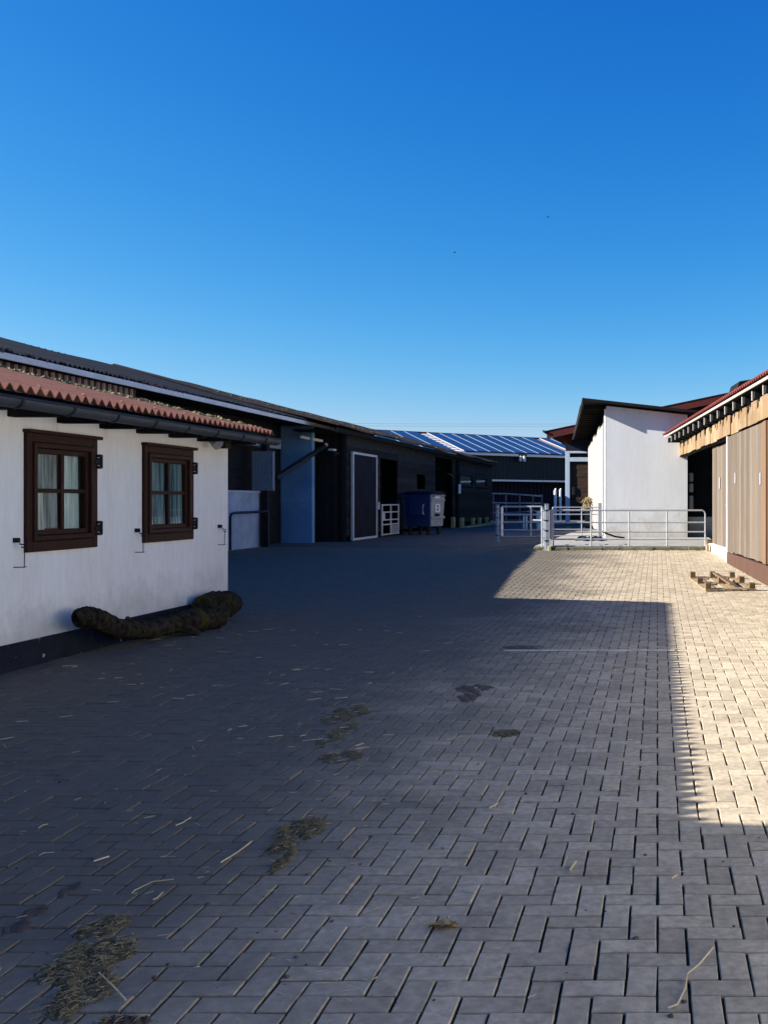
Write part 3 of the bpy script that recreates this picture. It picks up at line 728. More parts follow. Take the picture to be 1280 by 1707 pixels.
sm().cbox(-20, 14, RW-.12, RW+.12, RZ2-.02, RZ2+.10, .02).build('ridge_cap', M['red_tile'], sb)
sm().cbox(-20, 14, -.26, -.16, 5.30, 5.50, .02).build('gutter', M['alu'], sb)
def slope(t0, t1, s0, s1, h0, h1):
    z = lambda s: 5.48 + s*tanr
    return [(t0,s0,z(s0)+h0),(t1,s0,z(s0)+h0),(t1,s1,z(s1)+h0),(t0,s1,z(s1)+h0),(t0,s0,z(s0)+h1),(t1,s0,z(s0)+h1),(t1,s1,z(s1)+h1),(t0,s1,z(s1)+h1)]
PW = 1.22; rows_n = 4; s_lo, s_hi = .22, RW-.30
def columns(t0, n):
    for c_ in range(n):
        ta = t0 + c_*PW
        for r_ in range(rows_n):
            sa = s_lo + (s_hi-s_lo)*r_/rows_n; sb_ = s_lo + (s_hi-s_lo)*(r_+1)/rows_n
            sm().hexa(slope(ta+.055, ta+PW-.055, sa+.02, sb_-.02, .09, .125)).build('solar_panel', M['panel'], sb)
        sm().hexa(slope(ta-.026, ta+.026, s_lo, s_hi, .06, .135)).build('panel_rail', M['galv_blue'], sb)
gap = -5.05
columns(gap - .55 - 9*PW, 9)
columns(gap + .35, 9)
columns(gap + .35 + 9*PW + .7, 5)
for r_ in range(10):                                        # stepped clamps up the bare strip
    sa = s_lo + (s_hi-s_lo)*r_/10
    sm().hexa(slope(gap-.45, gap+.15, sa, sa+.32, .02, .06)).build('roof_tread', M['fascia_white'], sb)
w = sm(); w.box(-20, 14, .15, .3, 3.3, 5.42); w.build('upper_wall', M['olive_clad'], sb)
for i in range(85):
    t = -12 + i*.27
    sm().box(t-.05, t+.05, .10, .15, 3.36, 5.40).build('cladding_rib', M['olive_clad'], sb)
sm().box(-20, 14, .06, .16, 3.20, 3.34).build('rail', M['alu'], sb)
w = sm(); w.box(-20, 14, 1.2, 1.35, -.05, 3.3); w.box(-20,-19.85,.3,2*RW,0,5.4); w.box(13.85,14,.3,2*RW,0,5.4); w.build('lower_wall', M['navy_clad'], sb)
for i in range(60):
    t = -12 + i*.4
    sm().box(t-.04, t+.04, 1.14, 1.2, 0, 3.2).build('cladding_rib', M['navy_clad'], sb)
for i, x in enumerate((867.5, 873.5)):
    q = at(x, 764, 85)
    lm = thing('hall_lamp', q, ('left' if i == 0 else 'right')+' one of the two white lamps under the solar barn eave', 'lamp', 'lamps under the solar barn eave')
    MB().cbox(q.x-.10, q.x+.10, q.y-.2, q.y+.3, q.z-.28, q.z+.20, .05).build('lamp_body', M['sticker'], lm)
    MB().box(q.x-.16, q.x+.16, q.y-.05, q.y+.6, q.z+.18, q.z+.40).build('lamp_hood', M['iron'], lm)
# feed rails in front of the hall
fr = thing('feed_rail', at(860, 858, 74), 'pale feed rails standing before the dark solar barn wall', 'railing')
for ya, yb in ((822.5, 827), (838, 839), (854.5, 851)):
    MB().tube([at(818,ya,73), at(846,ya+.6,74), at(904,yb,76)], .055, 6).build('rail', M['alu'] if ya < 850 else M['galv_blue'], fr)
for x in (822, 843, 866, 888, 903):
    MB().tube([at(x,824,74.5), (at(x,824,74.5).x, 74.5, 0)], .05, 6).build('upright', M['galv_blue'], fr)
for i, (x0,x1,y0_,y1_) in enumerate(((893,902,852,858), (871,874.5,857.5,860.5), (875.5,879,857.8,860.2))):
    q0 = at(x0,y0_,55); q1 = at(x1,y1_,55)
    t = thing('white_bucket', (q0.x,55,q1.z), ['larger white bucket seen through the left gate','small white bucket seen through the left gate, left of its twin','small white bucket seen through the left gate, right of its twin'][i], 'bucket', 'white buckets behind the left gate')
    c0 = (q0.x+q1.x)/2; rr = (q1.x-q0.x)/2
    MB().tube([(c0,55,0.0),(c0,55,q0.z)], [rr*.8, rr], 12).build('pail', M['sticker'], t)
    MB().tube([(c0-rr,55,q0.z),(c0-rr*.5,55,q0.z+.07),(c0+rr*.5,55,q0.z+.07),(c0+rr,55,q0.z)], .012, 6).build('handle', M['iron'], t)
for i, x in enumerate((925, 933.5)):
    q0 = at(x, 816, 62); q1 = at(x, 836, 62)
    t = thing('white_bollard', (q0.x, 62, q1.z), ('left' if i == 0 else 'right')+' one of the two white posts beside the pale blue door frame', 'post', 'white posts by the pale blue door frame')
    MB().tube([(q0.x,62,PZ),(q0.x,62,q0.z-.06)], .09-.015*i, 10).build('shaft', M['sticker'], t)
    MB().tube([(q0.x,62,q0.z-.06),(q0.x+.03,62,q0.z+.03),(q0.x+.07,62,q0.z+.05)], [.05,.06,.03], 8).build('cap', M['sticker'], t)
# overhead cables
for ya, yb, lab in ((702.5, 705, 'upper of two thin cables crossing the sky above the solar barn'), (706.5, 708.5, 'lower of two thin cables crossing the sky above the solar barn')):
    pts = [at(x, ya + (yb-ya)*(x-300)/900 + 3*math.sin(math.pi*(x-300)/900), 160) for x in range(200, 1301, 100)]
    tag(MB().tube(pts, .028, 5).build('overhead_cable', M['galv_blue']), lab, 'cable', 'cables crossing the sky')
# birds
for x, y, lab in ((757.5, 421, 'dark bird flying in the blue sky, lower of the two'), (912.5, 362, 'dark bird flying in the blue sky, higher of the two')):
    q = at(x, y, 130)
    t = thing('bird', q, lab, 'bird', 'birds in the sky')
    MB().tube([q+Vector((-.16,0,.0)), q+Vector((-.06,0,.02)), q+Vector((.06,0,.0)), q+Vector((.2,0,-.03))], [.015,.05,.05,.012], 6).build('body', M['bird'], t)
    for s in (-1, 1):
        MB().hexa([q+Vector((-.06,0,.02)),q+Vector((.06,0,.02)),q+Vector((.08,s*.2,.10)),q+Vector((.0,s*.2,.10)),
                   q+Vector((-.06,0,.035)),q+Vector((.06,0,.035)),q+Vector((.08,s*.2,.112)),q+Vector((.0,s*.2,.112))]).build('wing', M['bird'], t)

# ------------------------------------------------------------------ white outbuilding on the right
WM = Matrix(((1,-.0976,0,-1.685),(0,.995,0,33.3),(0,0,1,0),(0,0,0,1)))   # local x = along the front wall, local y = to the back
def wm(): return MB(WM)
wb = thing('white_outbuilding', (-.3, 38, PZ), 'white plastered outbuilding with sloping roof on the concrete platform', 'building')
zt0, zt1 = 4.70, 4.40
sl = (zt1-zt0)/2.7
wm().hexa([(0,0,PZ-.02),(2.68,0,PZ-.02),(2.68,.25,PZ-.02),(0,.25,PZ-.02),(0,0,zt0),(2.68,0,zt0+sl*2.68),(2.68,.25,zt0+sl*2.68),(0,.25,zt0)]).build('front_wall', M['plaster2'], wb)
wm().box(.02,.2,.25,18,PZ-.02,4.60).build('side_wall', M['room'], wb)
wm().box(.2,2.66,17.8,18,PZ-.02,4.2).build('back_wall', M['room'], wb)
wm().box(2.48,2.66,.25,17.8,PZ-.02,4.2).build('far_wall', M['plaster2'], wb)
wm().cbox(-.06,-.003,.0,.34,PZ-.02,4.60,.01).build('corner_post', M['fascia_white'], wb)
yb = .85; i = 0
while yb < 17:
    wd = random.uniform(.95,1.25)
    top = 4.38 - random.uniform(0,.22)
    wm().hexa([(-.07+random.uniform(-.02,.01),yb,PZ+.05),(.0,yb,PZ+.05),(.0,yb+wd,PZ+.05),(-.07,yb+wd,PZ+.05),(-.07,yb,top),(.0,yb,top),(.0,yb+wd,top-.1),(-.07+random.uniform(-.02,.01),yb+wd,top-.1)]).build('side_board', M['white_wood'], wb)
    yb += wd + .02
# mono-pitch roof; the verge over the white wall grows towards the right
v = []; n = 14
def zr(x): return 4.755 + sl*x
xs = [-.75 + i*(4.3+.75)/n for i in range(n+1)]
def verge(x): return .40
rv = []; rf = []
for x in xs:
    for y in (-verge(x), 18.3):
        for h in (0, .085): rv.append((x, y, zr(x)+h))
for i in range(n):
    a = i*4; b_ = a+4
    rf += [(a,a+2,b_+2,b_),(a+1,b_+1,b_+3,a+3),(a,b_,b_+1,a+1),(a+2,a+3,b_+3,b_+2)]
rf += [(0,1,3,2),(n*4,n*4+2,n*4+3,n*4+1)]
wm().add(rv, rf).build('roof', M['eave_wood'], wb)
wm().cbox(-.80,-.755,-.40,18.3,4.70,4.93,.006).build('eave_board', M['eave_wood'], wb)
wm().tube([(-.84,.1,4.70),(-.84,18.2,4.70)], .03, 8).build('drip_rail', M['zinc'], wb)
for i in range(18):
    y = .35 + i*1.0
    wm().cbox(-.72,.0,y,y+.12,4.60,4.78,.006).build('rafter', M['eave_wood'], wb)
# oxblood gabled barn behind
rb = thing('red_gabled_barn', (0, 66, PZ), 'dark barn with oxblood gable board behind the white outbuilding', 'barn')
GY = 63
def gpt(x, y): return at(x, y, GY)
a, b_ = gpt(911,718.5), gpt(1235,650)
th = .48
MB().hexa([(a.x,GY,a.z-th),(b_.x,GY,b_.z-th),(b_.x,GY+.12,b_.z-th),(a.x,GY+.12,a.z-th),(a.x,GY,a.z),(b_.x,GY,b_.z),(b_.x,GY+.12,b_.z),(a.x,GY+.12,a.z)]).build('gable_board', M['red_wood'], rb)
MB().hexa([(a.x-.1,GY+.12,a.z-.1),(b_.x,GY+.12,b_.z-.1),(b_.x,GY+16,b_.z-.1),(a.x-.1,GY+16,a.z-.1),(a.x-.1,GY-.04,a.z+.005),(b_.x,GY-.04,b_.z+.005),(b_.x,GY+16,b_.z+.005),(a.x-.1,GY+16,a.z+.005)]).build('roof', M['red_tile'], rb)
MB().tube([(a.x-.18,GY-.1,a.z-.02),(a.x-.18,GY+16,a.z-.02)], .08, 8).build('gutter', M['zinc'], rb)
W0 = GY + 3
wl = MB(); wl.box(-6.0, 8, W0, W0+.2, PZ, 5.9); wl.box(-6.0, -5.8, W0+.2, GY+15, PZ, 5.6); wl.hexa([(-6.0,W0,5.9),(8,W0,5.9),(8,W0+.2,5.9),(-6,W0+.2,5.9),(-6.0,W0,5.95),(8,W0,9.0),(8,W0+.2,9.0),(-6,W0+.2,5.95)])
wl.build('wall', M['navy_clad'], rb)
def fb(x0, x1, y0_, y1_, name, m, par, y, d=.15):
    p0, p1 = at(x0, y0_, y), at(x1, y1_, y)
    return MB().cbox(p0.x, p1.x, y, y+d, p1.z, p0.z, .01).build(name, m, par)
dr = fb(949.5, 985, 770, 866, 'barn_door', M['room'], rb, W0-.12, .1)
for i in range(15):
    ya = 770.5 + i*6.4
    fb(949.8, 985, ya, ya+6.2, 'door_plank', M['door_wood'], dr, W0-.18-random.uniform(0,.02), .05)
fb(942, 949.2, 752, 870, 'door_post', M['blue_paint'], rb, W0-.28, .2)
fb(949.4, 985, 752, 755.5, 'door_head', M['blue_paint'], rb, W0-.28, .2)
fb(949.4, 985, 762.5, 769.5, 'door_transom', M['blue_paint'], rb, W0-.28, .2)
fb(949.6, 985, 755.7, 762.3, 'fanlight', M['room'], rb, W0-.16, .1)
fb(953, 958, 812, 825, 'door_handle', M['iron'], dr, W0-.26, .06)
MB().box(-6.05, -5.6, W0-.5, W0-.3, 5.3, 5.9).build('corner_bracket', M['red_wood'], rb)
# straw bundle hanging beside the whitewashed boards
sbn = thing('straw_bundle', at(979, 840, 45), 'tan bundle of dried straw by the whitewashed board wall', 'straw')
for k in range(70):
    q = at(979 + random.gauss(0,3.0), 828 + random.random()*18, 44 + random.uniform(-.1,.1))
    d_ = Vector((random.gauss(0,.12), random.gauss(0,.06), -random.uniform(.15,.4)))
    MB().tube([q, q+d_*.5+Vector((random.gauss(0,.02),0,0)), q+d_], [.016,.02,.008], 4).build('stalk', M['chaff'], sbn)
q = at(979, 850, 44); MB().tube([q, at(979,829,44)], .03, 6).build('cord', M['straw'], sbn)
MB().box(q.x-.12, q.x+.12, 43.9, 44.1, PZ, q.z+.05).build('stand', M['room'], sbn)

# ------------------------------------------------------------------ stable on the right
RD = Vector((-.08, 1, 0)).normalized(); RN = Vector((-1, -.08, 0)).normalized()
RM = Matrix(((RD.x, RN.x, 0, 2.0), (RD.y, RN.y, 0, 18.2), (0,0,1,0), (0,0,0,1)))   # local x along wall, y out to the yard
def rm_(): return MB(RM)
stb = thing('stable', (4, 20, 0), 'wooden stable with grey sliding doors and golden plank band on the right', 'stable')
w = rm_(); w.box(-6, -.35, -.2, -.02, 0, 3.5); w.box(4.6, 5.5, -.9, -.75, 0, 3.4); w.build('wall', M['black_wood'], stb)
w = rm_(); w.box(-6, 15.9, -6, -5.8, 0, 3.5); w.box(-6.2,-6,-6,0,0,3.6); w.box(5.0,5.15,-5.8,-.95,0,3.4); w.build('inner_wall', M['room'], stb)
rm_().box(15.7, 15.9, -6, -.02, PZ-.02, 1.02).build('low_wall', M['plaster2'], stb)
rm_().box(15.72, 15.88, -6, -.05, 1.02, 3.5).build('end_wall', M['room'], stb)
rm_().cbox(15.2, 15.45, -.24, -.08, .2, 3.1, .02).build('post', M['eave_wood'], stb)
for za, zb in ((1.25,1.75),(1.85,2.15),(2.2,2.5)):
    rm_().cbox(15.25, 15.4, -.42, -.28, za, zb, .03).build('post_guard', M['white_wood'], stb)
# plinth under the doors
rm_().cbox(4.3, 8.75, -.30, -.06, -.05, .43, .015).build('plinth', M['fascia_white'], stb)
rm_().cbox(8.80, 9.0, -.25, -.02, .1, .52, .015).build('plinth_stop', M['pallet'], stb)
# door two (nearer), with vertical planks and brown kickboard
d2 = rm_().box(.12, 4.62, -.02, .02, .43, 3.0).build('sliding_door', M['eave_wood'], stb); d2['label'] = 'nearer grey plank sliding door above the brown board'
x = .14
while x < 4.55:
    wd = min(random.uniform(.28,.36), 4.60-x)
    rm_().cbox(x, x+wd-.012, .022, .05+random.uniform(0,.008), .43+random.uniform(-.01,.01), 3.0, .006).build('plank', M['grey_wood'], d2)
    x += wd
rm_().cbox(4.605, 4.66, -.03, .065, .02, 3.02, .006).build('edge_strip', M['fascia_white'], d2)
for xa, z0, z1 in ((3.35, 1.93, 2.16), (.40, 1.86, 2.08)):
    rm_().cbox(xa, xa+.075, .058, .075, z0, z1, .004).build('handle_plate', M['galv'], d2)
rm_().cbox(-3.2, 4.56, -.01, .075, -.12, .40, .008).build('kickboard', M['brown_board'], stb)
rm_().cbox(-.2, .10, .0, .09, .42, 3.0, .01).build('orange_post', M['orange_wood'], stb)
x = -5.9
while x < -.25:
    rm_().cbox(x, x+.31, -.02, .04+random.uniform(0,.01), .42, 3.0, .006).build('wall_plank', M['grey_wood'], stb); x += .32
# door one, set back, warped open
d1 = rm_().box(5.55, 8.45, -.20, -.16, .45, 2.92).build('sliding_door', M['eave_wood'], stb); d1['label'] = 'farther grey plank sliding door beside the dark opening'
x = 5.57
while x < 8.4:
    wd = min(random.uniform(.30,.40), 8.45-x)
    rm_().hexa([(x,-.158,.45),(x+wd-.012,-.158,.45),(x+wd-.012,-.128,.45),(x,-.128,.45),(x,-.158,2.92+.02*(x-5.5)),(x+wd-.012,-.158,2.92+.02*(x+wd-5.5)),(x+wd-.012,-.128,2.92+.02*(x+wd-5.5)),(x,-.128,2.92+.02*(x-5.5))]).build('plank', M['grey_wood'], d1)
    x += wd
rm_().cbox(6.95, 7.05, -.12, -.10, 1.86, 2.15, .004).build('handle_plate', M['galv'], d1)
rm_().cbox(5.05, 5.5, -.30, -.22, .45, 2.95, .01).build('door_jamb', M['zinc'], stb)
rm_().tube([(4.72,.0,1.42),(4.85,.02,1.45),(4.85,.02,1.72),(4.72,.0,1.76)], .03, 8).build('bolt', M['galv'], stb)
for k in range(3): rm_().tube([(4.9+.2*k,-.1,.45),(4.9+.2*k,-.02,.45)], .045, 10).build('door_roller', M['alu'], stb)
# golden planks over the doors
xb = -5.9
while xb < 16.6:
    wd = random.uniform(1.02, 1.18); z0 = 3.03 + random.uniform(-.02,.015); z1 = 3.47 + random.uniform(-.03,.03)
    c = random.uniform(.12,.20); o_ = .055 + random.uniform(0,.03); tl = random.uniform(-.012,.012)
    pts = [(xb+.01,z0),(xb+wd-.03,z0+tl),(xb+wd-.03,z1-.20),(xb+wd-.21,z1-.16),(xb+wd-.23,z1-.05),(xb+wd-.25-c,z1),(xb+c*.7,z1+tl),(xb+.01,z1-.05)]
    n = len(pts)
    rm_().add([(a,o_-.03,b_) for a,b_ in pts]+[(a,o_,b_) for a,b_ in pts], [tuple(range(n)), tuple(range(n,2*n))[::-1]]+[(k,(k+1)%n,n+(k+1)%n,n+k) for k in range(n)]).build('band_plank', M['gold_wood'], stb)
    xb += wd
rm_().box(-5.9, 16.5, -.12, .0, 3.0, 3.6).build('header_beam', M['eave_wood'], stb)
# eave: line fitted to the photo, slightly off the wall's own direction
EA = Vector((1.66 + .1024*(19.15-12.4), 12.4, 0)); EB = Vector((.245, 33.0, 0))
EL = (EB-EA).length; ed = (EB-EA).normalized(); en = Vector((ed.y, -ed.x, 0))     # en points to the right, up the roof
EM = Matrix(((ed.x, en.x, 0, EA.x), (ed.y, en.y, 0, EA.y), (0,0,1,0), (0,0,0,1)))
def em_(): return MB(EM)
em_().cbox(0, EL, -.02, .01, 3.622, 3.678, .004).build('fascia_board', M['white_wood'], stb)
nw = int(EL/.21)
v = []; f = []; n = nw*6
for lay in (0,1):
    for r_ in range(2):
        for i in range(n+1):
            x = EL*i/n; v.append((x, -.07 + r_*6.5, 3.735 + r_*6.5*.27 + .026*math.sin(2*math.pi*x/.21) - lay*.02))
K = 2*(n+1)
for i in range(n):
    f += [(i,i+1,n+1+i+1,n+1+i),(K+i,K+n+1+i,K+n+2+i,K+i+1),(i,K+i,K+i+1,i+1)]
f += [(0,n+1,K+n+1,K),(n,K+n,K+2*n+1,2*n+1)]
em_().add(v, f).build('roof', M['red_tile'], stb, smooth=True)
em_().box(.0, EL, .02, 6.4, 3.69, 3.70).build('roof_deck', M['eave_wood'], stb)
em_().hexa([(7.6,.0,3.77),(8.6,.0,3.77),(8.6,.7,3.9),(7.6,.7,3.9),(7.6,.05,3.93),(8.6,.05,3.93),(8.6,.7,4.05),(7.6,.7,4.05)]).build('roof_vent', M['eave_wood'], stb)
k = 0
while k*1.0 < EL - .2:
    x = .3 + k*1.0
    ra = em_().cbox(x-.075,x+.075,.075,.75,3.45,3.603,.006).build('rafter', M['room'], stb)
    em_().cbox(x+.035,x+.08,.045,.074,3.42,3.603,.006).build('lit_end', M['white_wood'], ra)  # sunlight on the rafter end, put in as a pale strip
    k += 1
em_().box(.0, EL, .50, .62, 3.40, 3.685).build('eave_board', M['eave_wood'], stb)

ax = thing('bounce_annex', (4, 2, 0), 'added unseen white annex bouncing sunlight into the yard', 'building')  # added building out of view, its pale wall bounces sun into the shade
rm_().box(-26, -6.3, -5, .02, -.06, 3.3).build('wall', M['annex'], ax)
rm_().hexa([(-26,-5.3,4.4),(-6.3,-5.3,4.4),(-6.3,.3,3.3),(-26,.3,3.3),(-26,-5.3,4.5),(-6.3,-5.3,4.5),(-6.3,.3,3.38),(-26,.3,3.38)]).build('roof', M['red_tile'], ax)

# ------------------------------------------------------------------ gates
def rail_gate(name, lab, grp, Y, xL, xR, yr, xv, r=.024, mk='galv', curved=False):
    t = thing(name, at((xL+xR)/2, yr[-1], Y), lab, 'gate', grp)
    ztop = at(0, yr[0], Y).z; zbot = at(0, yr[-1], Y).z; a, b_ = at(xL,0,Y).x, at(xR,0,Y).x
    if curved:
        MB().tube([(a,Y,zbot),(a,Y,ztop),], r, 10).build('upright', M[mk], t)
        MB().tube([(a,Y,ztop),(b_-.09,Y,ztop),(b_-.03,Y,ztop-.025),(b_,Y,ztop-.09),(b_,Y,zbot)], r, 10).build('top_rail', M[mk], t, smooth=True)
        yy = yr[1:]
    else:
        for x in (a, b_): MB().tube([(x,Y,zbot),(x,Y,ztop)], r, 10).build('upright', M[mk], t)
        yy = yr
    for y in yy:
        z = at(0,y,Y).z; MB().tube([(a,Y,z),(b_,Y,z)], r*.82, 8).build('rail', M[mk], t)
    for x in xv:
        X = at(x,0,Y).x; MB().tube([(X,Y-.0,zbot),(X,Y,ztop)], r*.9, 8).build('upright', M[mk], t)
    return t
g1 = rail_gate('metal_gate', 'long galvanised rail gate along the edge of the concrete platform', None, 26.9, 921.5, 1175, [850.7,870.9,886.6,898.9,910.5], [984.7,1048,1111], curved=True)
MB().cbox(-2.86,-2.78,26.86,26.94,.55,1.34,.01).build('hinge_plate', M['galv'], g1)
g2 = rail_gate('metal_gate', 'low rail gate standing on the platform, behind the long gate', None, 31.5, 921, 998, [845.7,857.5,871.2,882.5,893], [969], r=.02)
MB().cbox(at(996,0,31.5).x, at(1002,0,31.5).x, 31.45, 31.6, PZ, 1.5, .01).build('end_post', M['galv'], g2)
g3 = rail_gate('metal_gate', 'galvanised rail gate in the shade between two posts', None, 38.0, 836, 903, [844.7,858,870.5,883.8,895], [884], r=.045, mk='galv_blue')
MB().tube([(at(836,0,38).x,38,.25),(at(836,0,38).x,38,1.33)], .05, 10).build('hinge_upright', M['fascia_white'], g3)
def gate_post(name, x, Y, zt, lab, w, mk, z0):
    X = at(x,0,Y).x
    t = thing(name, (X, Y, z0), lab, 'post', None)
    MB().cbox(X-w, X+w, Y-w, Y+w, z0-.03, zt, .012).build('shaft', M[mk], t)
    MB().cbox(X-w*1.9, X+w*1.9, Y-w*1.9, Y+w*1.9, z0-.03, z0+.02, .005).build('base_plate', M[mk], t)
    MB().cbox(X-w*1.15, X+w*1.15, Y-w*1.15, Y+w*1.15, zt, zt+.02, .006).build('cap', M[mk], t)
    for k in range(4):
        z = z0 + .25 + k*(zt-z0-.4)/3
        MB().cbox(X-w*1.25, X+w*1.25, Y-w*1.3, Y-w, z-.012, z+.018, .004).build('clamp', M['zinc_dark'], t)
    return t
gate_post('gate_post', 828.5, 38.4, 1.40, 'lone square galvanised gate post standing in the shade', .058, 'galv_blue', 0)
gate_post('gate_post', 911, 26.8, 1.46, 'clamped galvanised gate post at the corner of the sunlit paving', .05, 'galv_blue', gz(-2.95, 26.8))
# narrow folded gate leaf beside the post
fg = thing('folded_gate', (-3.05, 27.1, .2), 'narrow white folded gate leaf beside the clamped post', 'gate')
for i, (x, Y) in enumerate(((903,26.9),(906.5,27.3),(915,27.4),(917,27.9))):
    X = at(x,0,Y).x; MB().tube([(X,Y,.26),(X,Y,1.36-.04*i)], .022, 8).build('upright', M['galv'], fg)
for k in range(5):
    z = .32 + k*.24; MB().tube([(at(903,0,26.9).x,26.9,z),(at(906.5,0,27.3).x,27.3,z)], .018, 6).build('rung', M['galv'], fg)
    MB().tube([(at(915,0,27.4).x,27.4,z),(at(917,0,27.9).x,27.9,z)], .018, 6).build('rung', M['galv'], fg)
MB().tube([at(888,867,27.0), at(904,867.5,26.9)], .02, 6).build('latch_bar', M['galv'], fg)
cb = MB().cbox(-2.89,-2.80,26.60,26.75,.18,.36,.015).build('concrete_block', M['stone_and_sun_strip'])
tag(cb, 'small pale concrete block at the foot of the clamped gate post', 'block')
rs = MB().cbox(1.27,1.36,26.3,26.6,.2,.42,.02).build('broken_brick', M['pallet']); tag(rs, 'broken reddish brick piece at the right end of the long gate', 'brick')
# hose and mat on the platform
hs = MB().tube([at(1003,886,31.5), at(1012,890,32), at(1025,894.5,32.4), at(1040,896.5,32.6)], .03, 6).build('hose', M['rubber'], smooth=True)
tag(hs, 'black hose lying along the foot of the white wall', 'hose')
mt = MB()
q0, q1 = at(958,896,30.5), at(1002,896,30.5)
pts = [(q0.x + (q1.x-q0.x)*i/12, 31.0 + .35*math.sin(i*.9), PZ+.03+.05*abs(math.sin(i*1.3))) for i in range(13)]
for i in range(12):
    (xa,ya,za), (xc,yc,zc) = pts[i], pts[i+1]
    mt.hexa([(xa,ya-.5,PZ+.005),(xc,yc-.5,PZ+.005),(xc,yc+.5,PZ+.005),(xa,ya+.5,PZ+.005),(xa,ya-.4,za),(xc,yc-.4,zc),(xc,yc+.4,zc+.04),(xa,ya+.4,za+.04)])
tag(mt.build('rubber_mat', M['black_film']), 'crumpled black mat lying on the concrete platform behind the gate', 'mat')

# ------------------------------------------------------------------ pallet lying upside down
pa = Vector((.60, 19.15)); pb_ = Vector((.81, 16.95)); pc = Vector((1.66, 17.05))
ux = (pc-pb_); uy = (pa-pb_)
PLt = thing('pallet', (1.1, 18, gz(1.1, 18)), 'broken wooden pallet lying blocks-up on the sunlit paving', 'pallet')
def pq(u, v, z):
    p = pb_ + ux*u + uy*v; return (p.x, p.y, gz(p.x, p.y) + z)
def pbox(u0,u1,v0,v1,z0,z1,name,m,lab=None):
    b_ = MB().hexa([pq(u0,v0,z0),pq(u1,v0,z0),pq(u1,v1,z0),pq(u0,v1,z0),pq(u0,v0,z1),pq(u1,v0,z1),pq(u1,v1,z1),pq(u0,v1,z1)]).build(name, M[m], PLt)
    if lab: b_['label'] = lab
for u in (0, .13, .42, .58, .87): pbox(u, u+.12 if u < .8 else u+.13, 0, 1, .008, .028, 'deck_board', 'pallet')
for v in (0, .45, .90): pbox(0, 1, v, v+.085, .029, .046, 'stringer_board', 'pallet')
for u in (0, .44, .88):
    for v in (0, .45, .905): 
        if (u, v) == (.44, 0): continue
        pbox(u+.005, u+.115, v, v+.07, .047, .135+random.uniform(-.01,.01), 'block', 'pallet_block')
MB().hexa([(1.02,18.6,.22),(1.13,18.6,.20),(1.35,17.3,.10),(1.24,17.3,.12),(1.02,18.6,.245),(1.13,18.6,.225),(1.35,17.3,.125),(1.24,17.3,.145)]).build('loose_board', M['pallet_block'], PLt)

# ------------------------------------------------------------------ logs by the house wall
def log(name, pts, rs, lab):
    t = thing(name, (pts[0][0], pts[0][1], 0), lab, 'log', 'logs by the house wall')
    P_ = [Vector(p) for p in pts]; Q = []; RR = []
    for i in range(len(P_)-1):
        for k in range(9):
            s = k/9; Q.append(P_[i].lerp(P_[i+1], s) + Vector((random.gauss(0,.006),random.gauss(0,.006),random.gauss(0,.008)))); RR.append((rs[i]*(1-s)+rs[i+1]*s)*random.uniform(.94,1.07))
    Q.append(P_[-1]); RR.append(rs[-1])
    NS = 28; mb = MB().tube(Q, RR, NS)
    ridge = [random.gauss(0, .04) for _ in range(NS)]
    vv = []
    for i, p in enumerate(mb.v):
        c_ = Q[i // NS]; k_ = i % NS
        d_ = Vector(p) - c_; q_ = c_ + d_*(1 + ridge[k_]*(.6+.6*math.sin(i//NS*.7+k_)) + random.gauss(0,.016))
        vv.append((q_.x, q_.y, max(q_.z, .002)))
    mb.v = vv
    o = mb.build('trunk', M['bark'], t, smooth=True)
    d = (P_[-1]-P_[-2]).normalized()
    MB().tube([P_[-1]-d*.01, P_[-1]+d*.012], rs[-1]*.93, 16).build('cut_end', M['log_end'], t)
    return t
l1 = log('log', [(-5.69,9.93,.40),(-5.68,10.06,.40),(-5.66,10.24,.35),(-5.65,10.55,.22),(-5.62,11.15,.13),(-5.55,11.65,.15),(-5.46,12.0,.15),(-5.36,12.38,.135)], [.085,.112,.105,.098,.100,.112,.132,.128], 'long crooked mossy log raised at its left end by the house wall')
MB().tube([(-5.63,10.72,.24),(-5.62,10.71,.33)], [.045,.018], 8).build('knot', M['bark'], l1)
MB().tube([(-5.56,11.45,.16),(-5.40,11.62,.08),(-5.33,11.72,.015)], [.07,.055,.04], 8).build('branch_stub', M['bark'], l1)
log('log', [(-5.70,12.62,.22),(-5.68,12.9,.225),(-5.65,13.1,.215),(-5.60,13.24,.205)], [.150,.176,.172,.150], 'thick short mossy log lying at the house corner behind the long one')

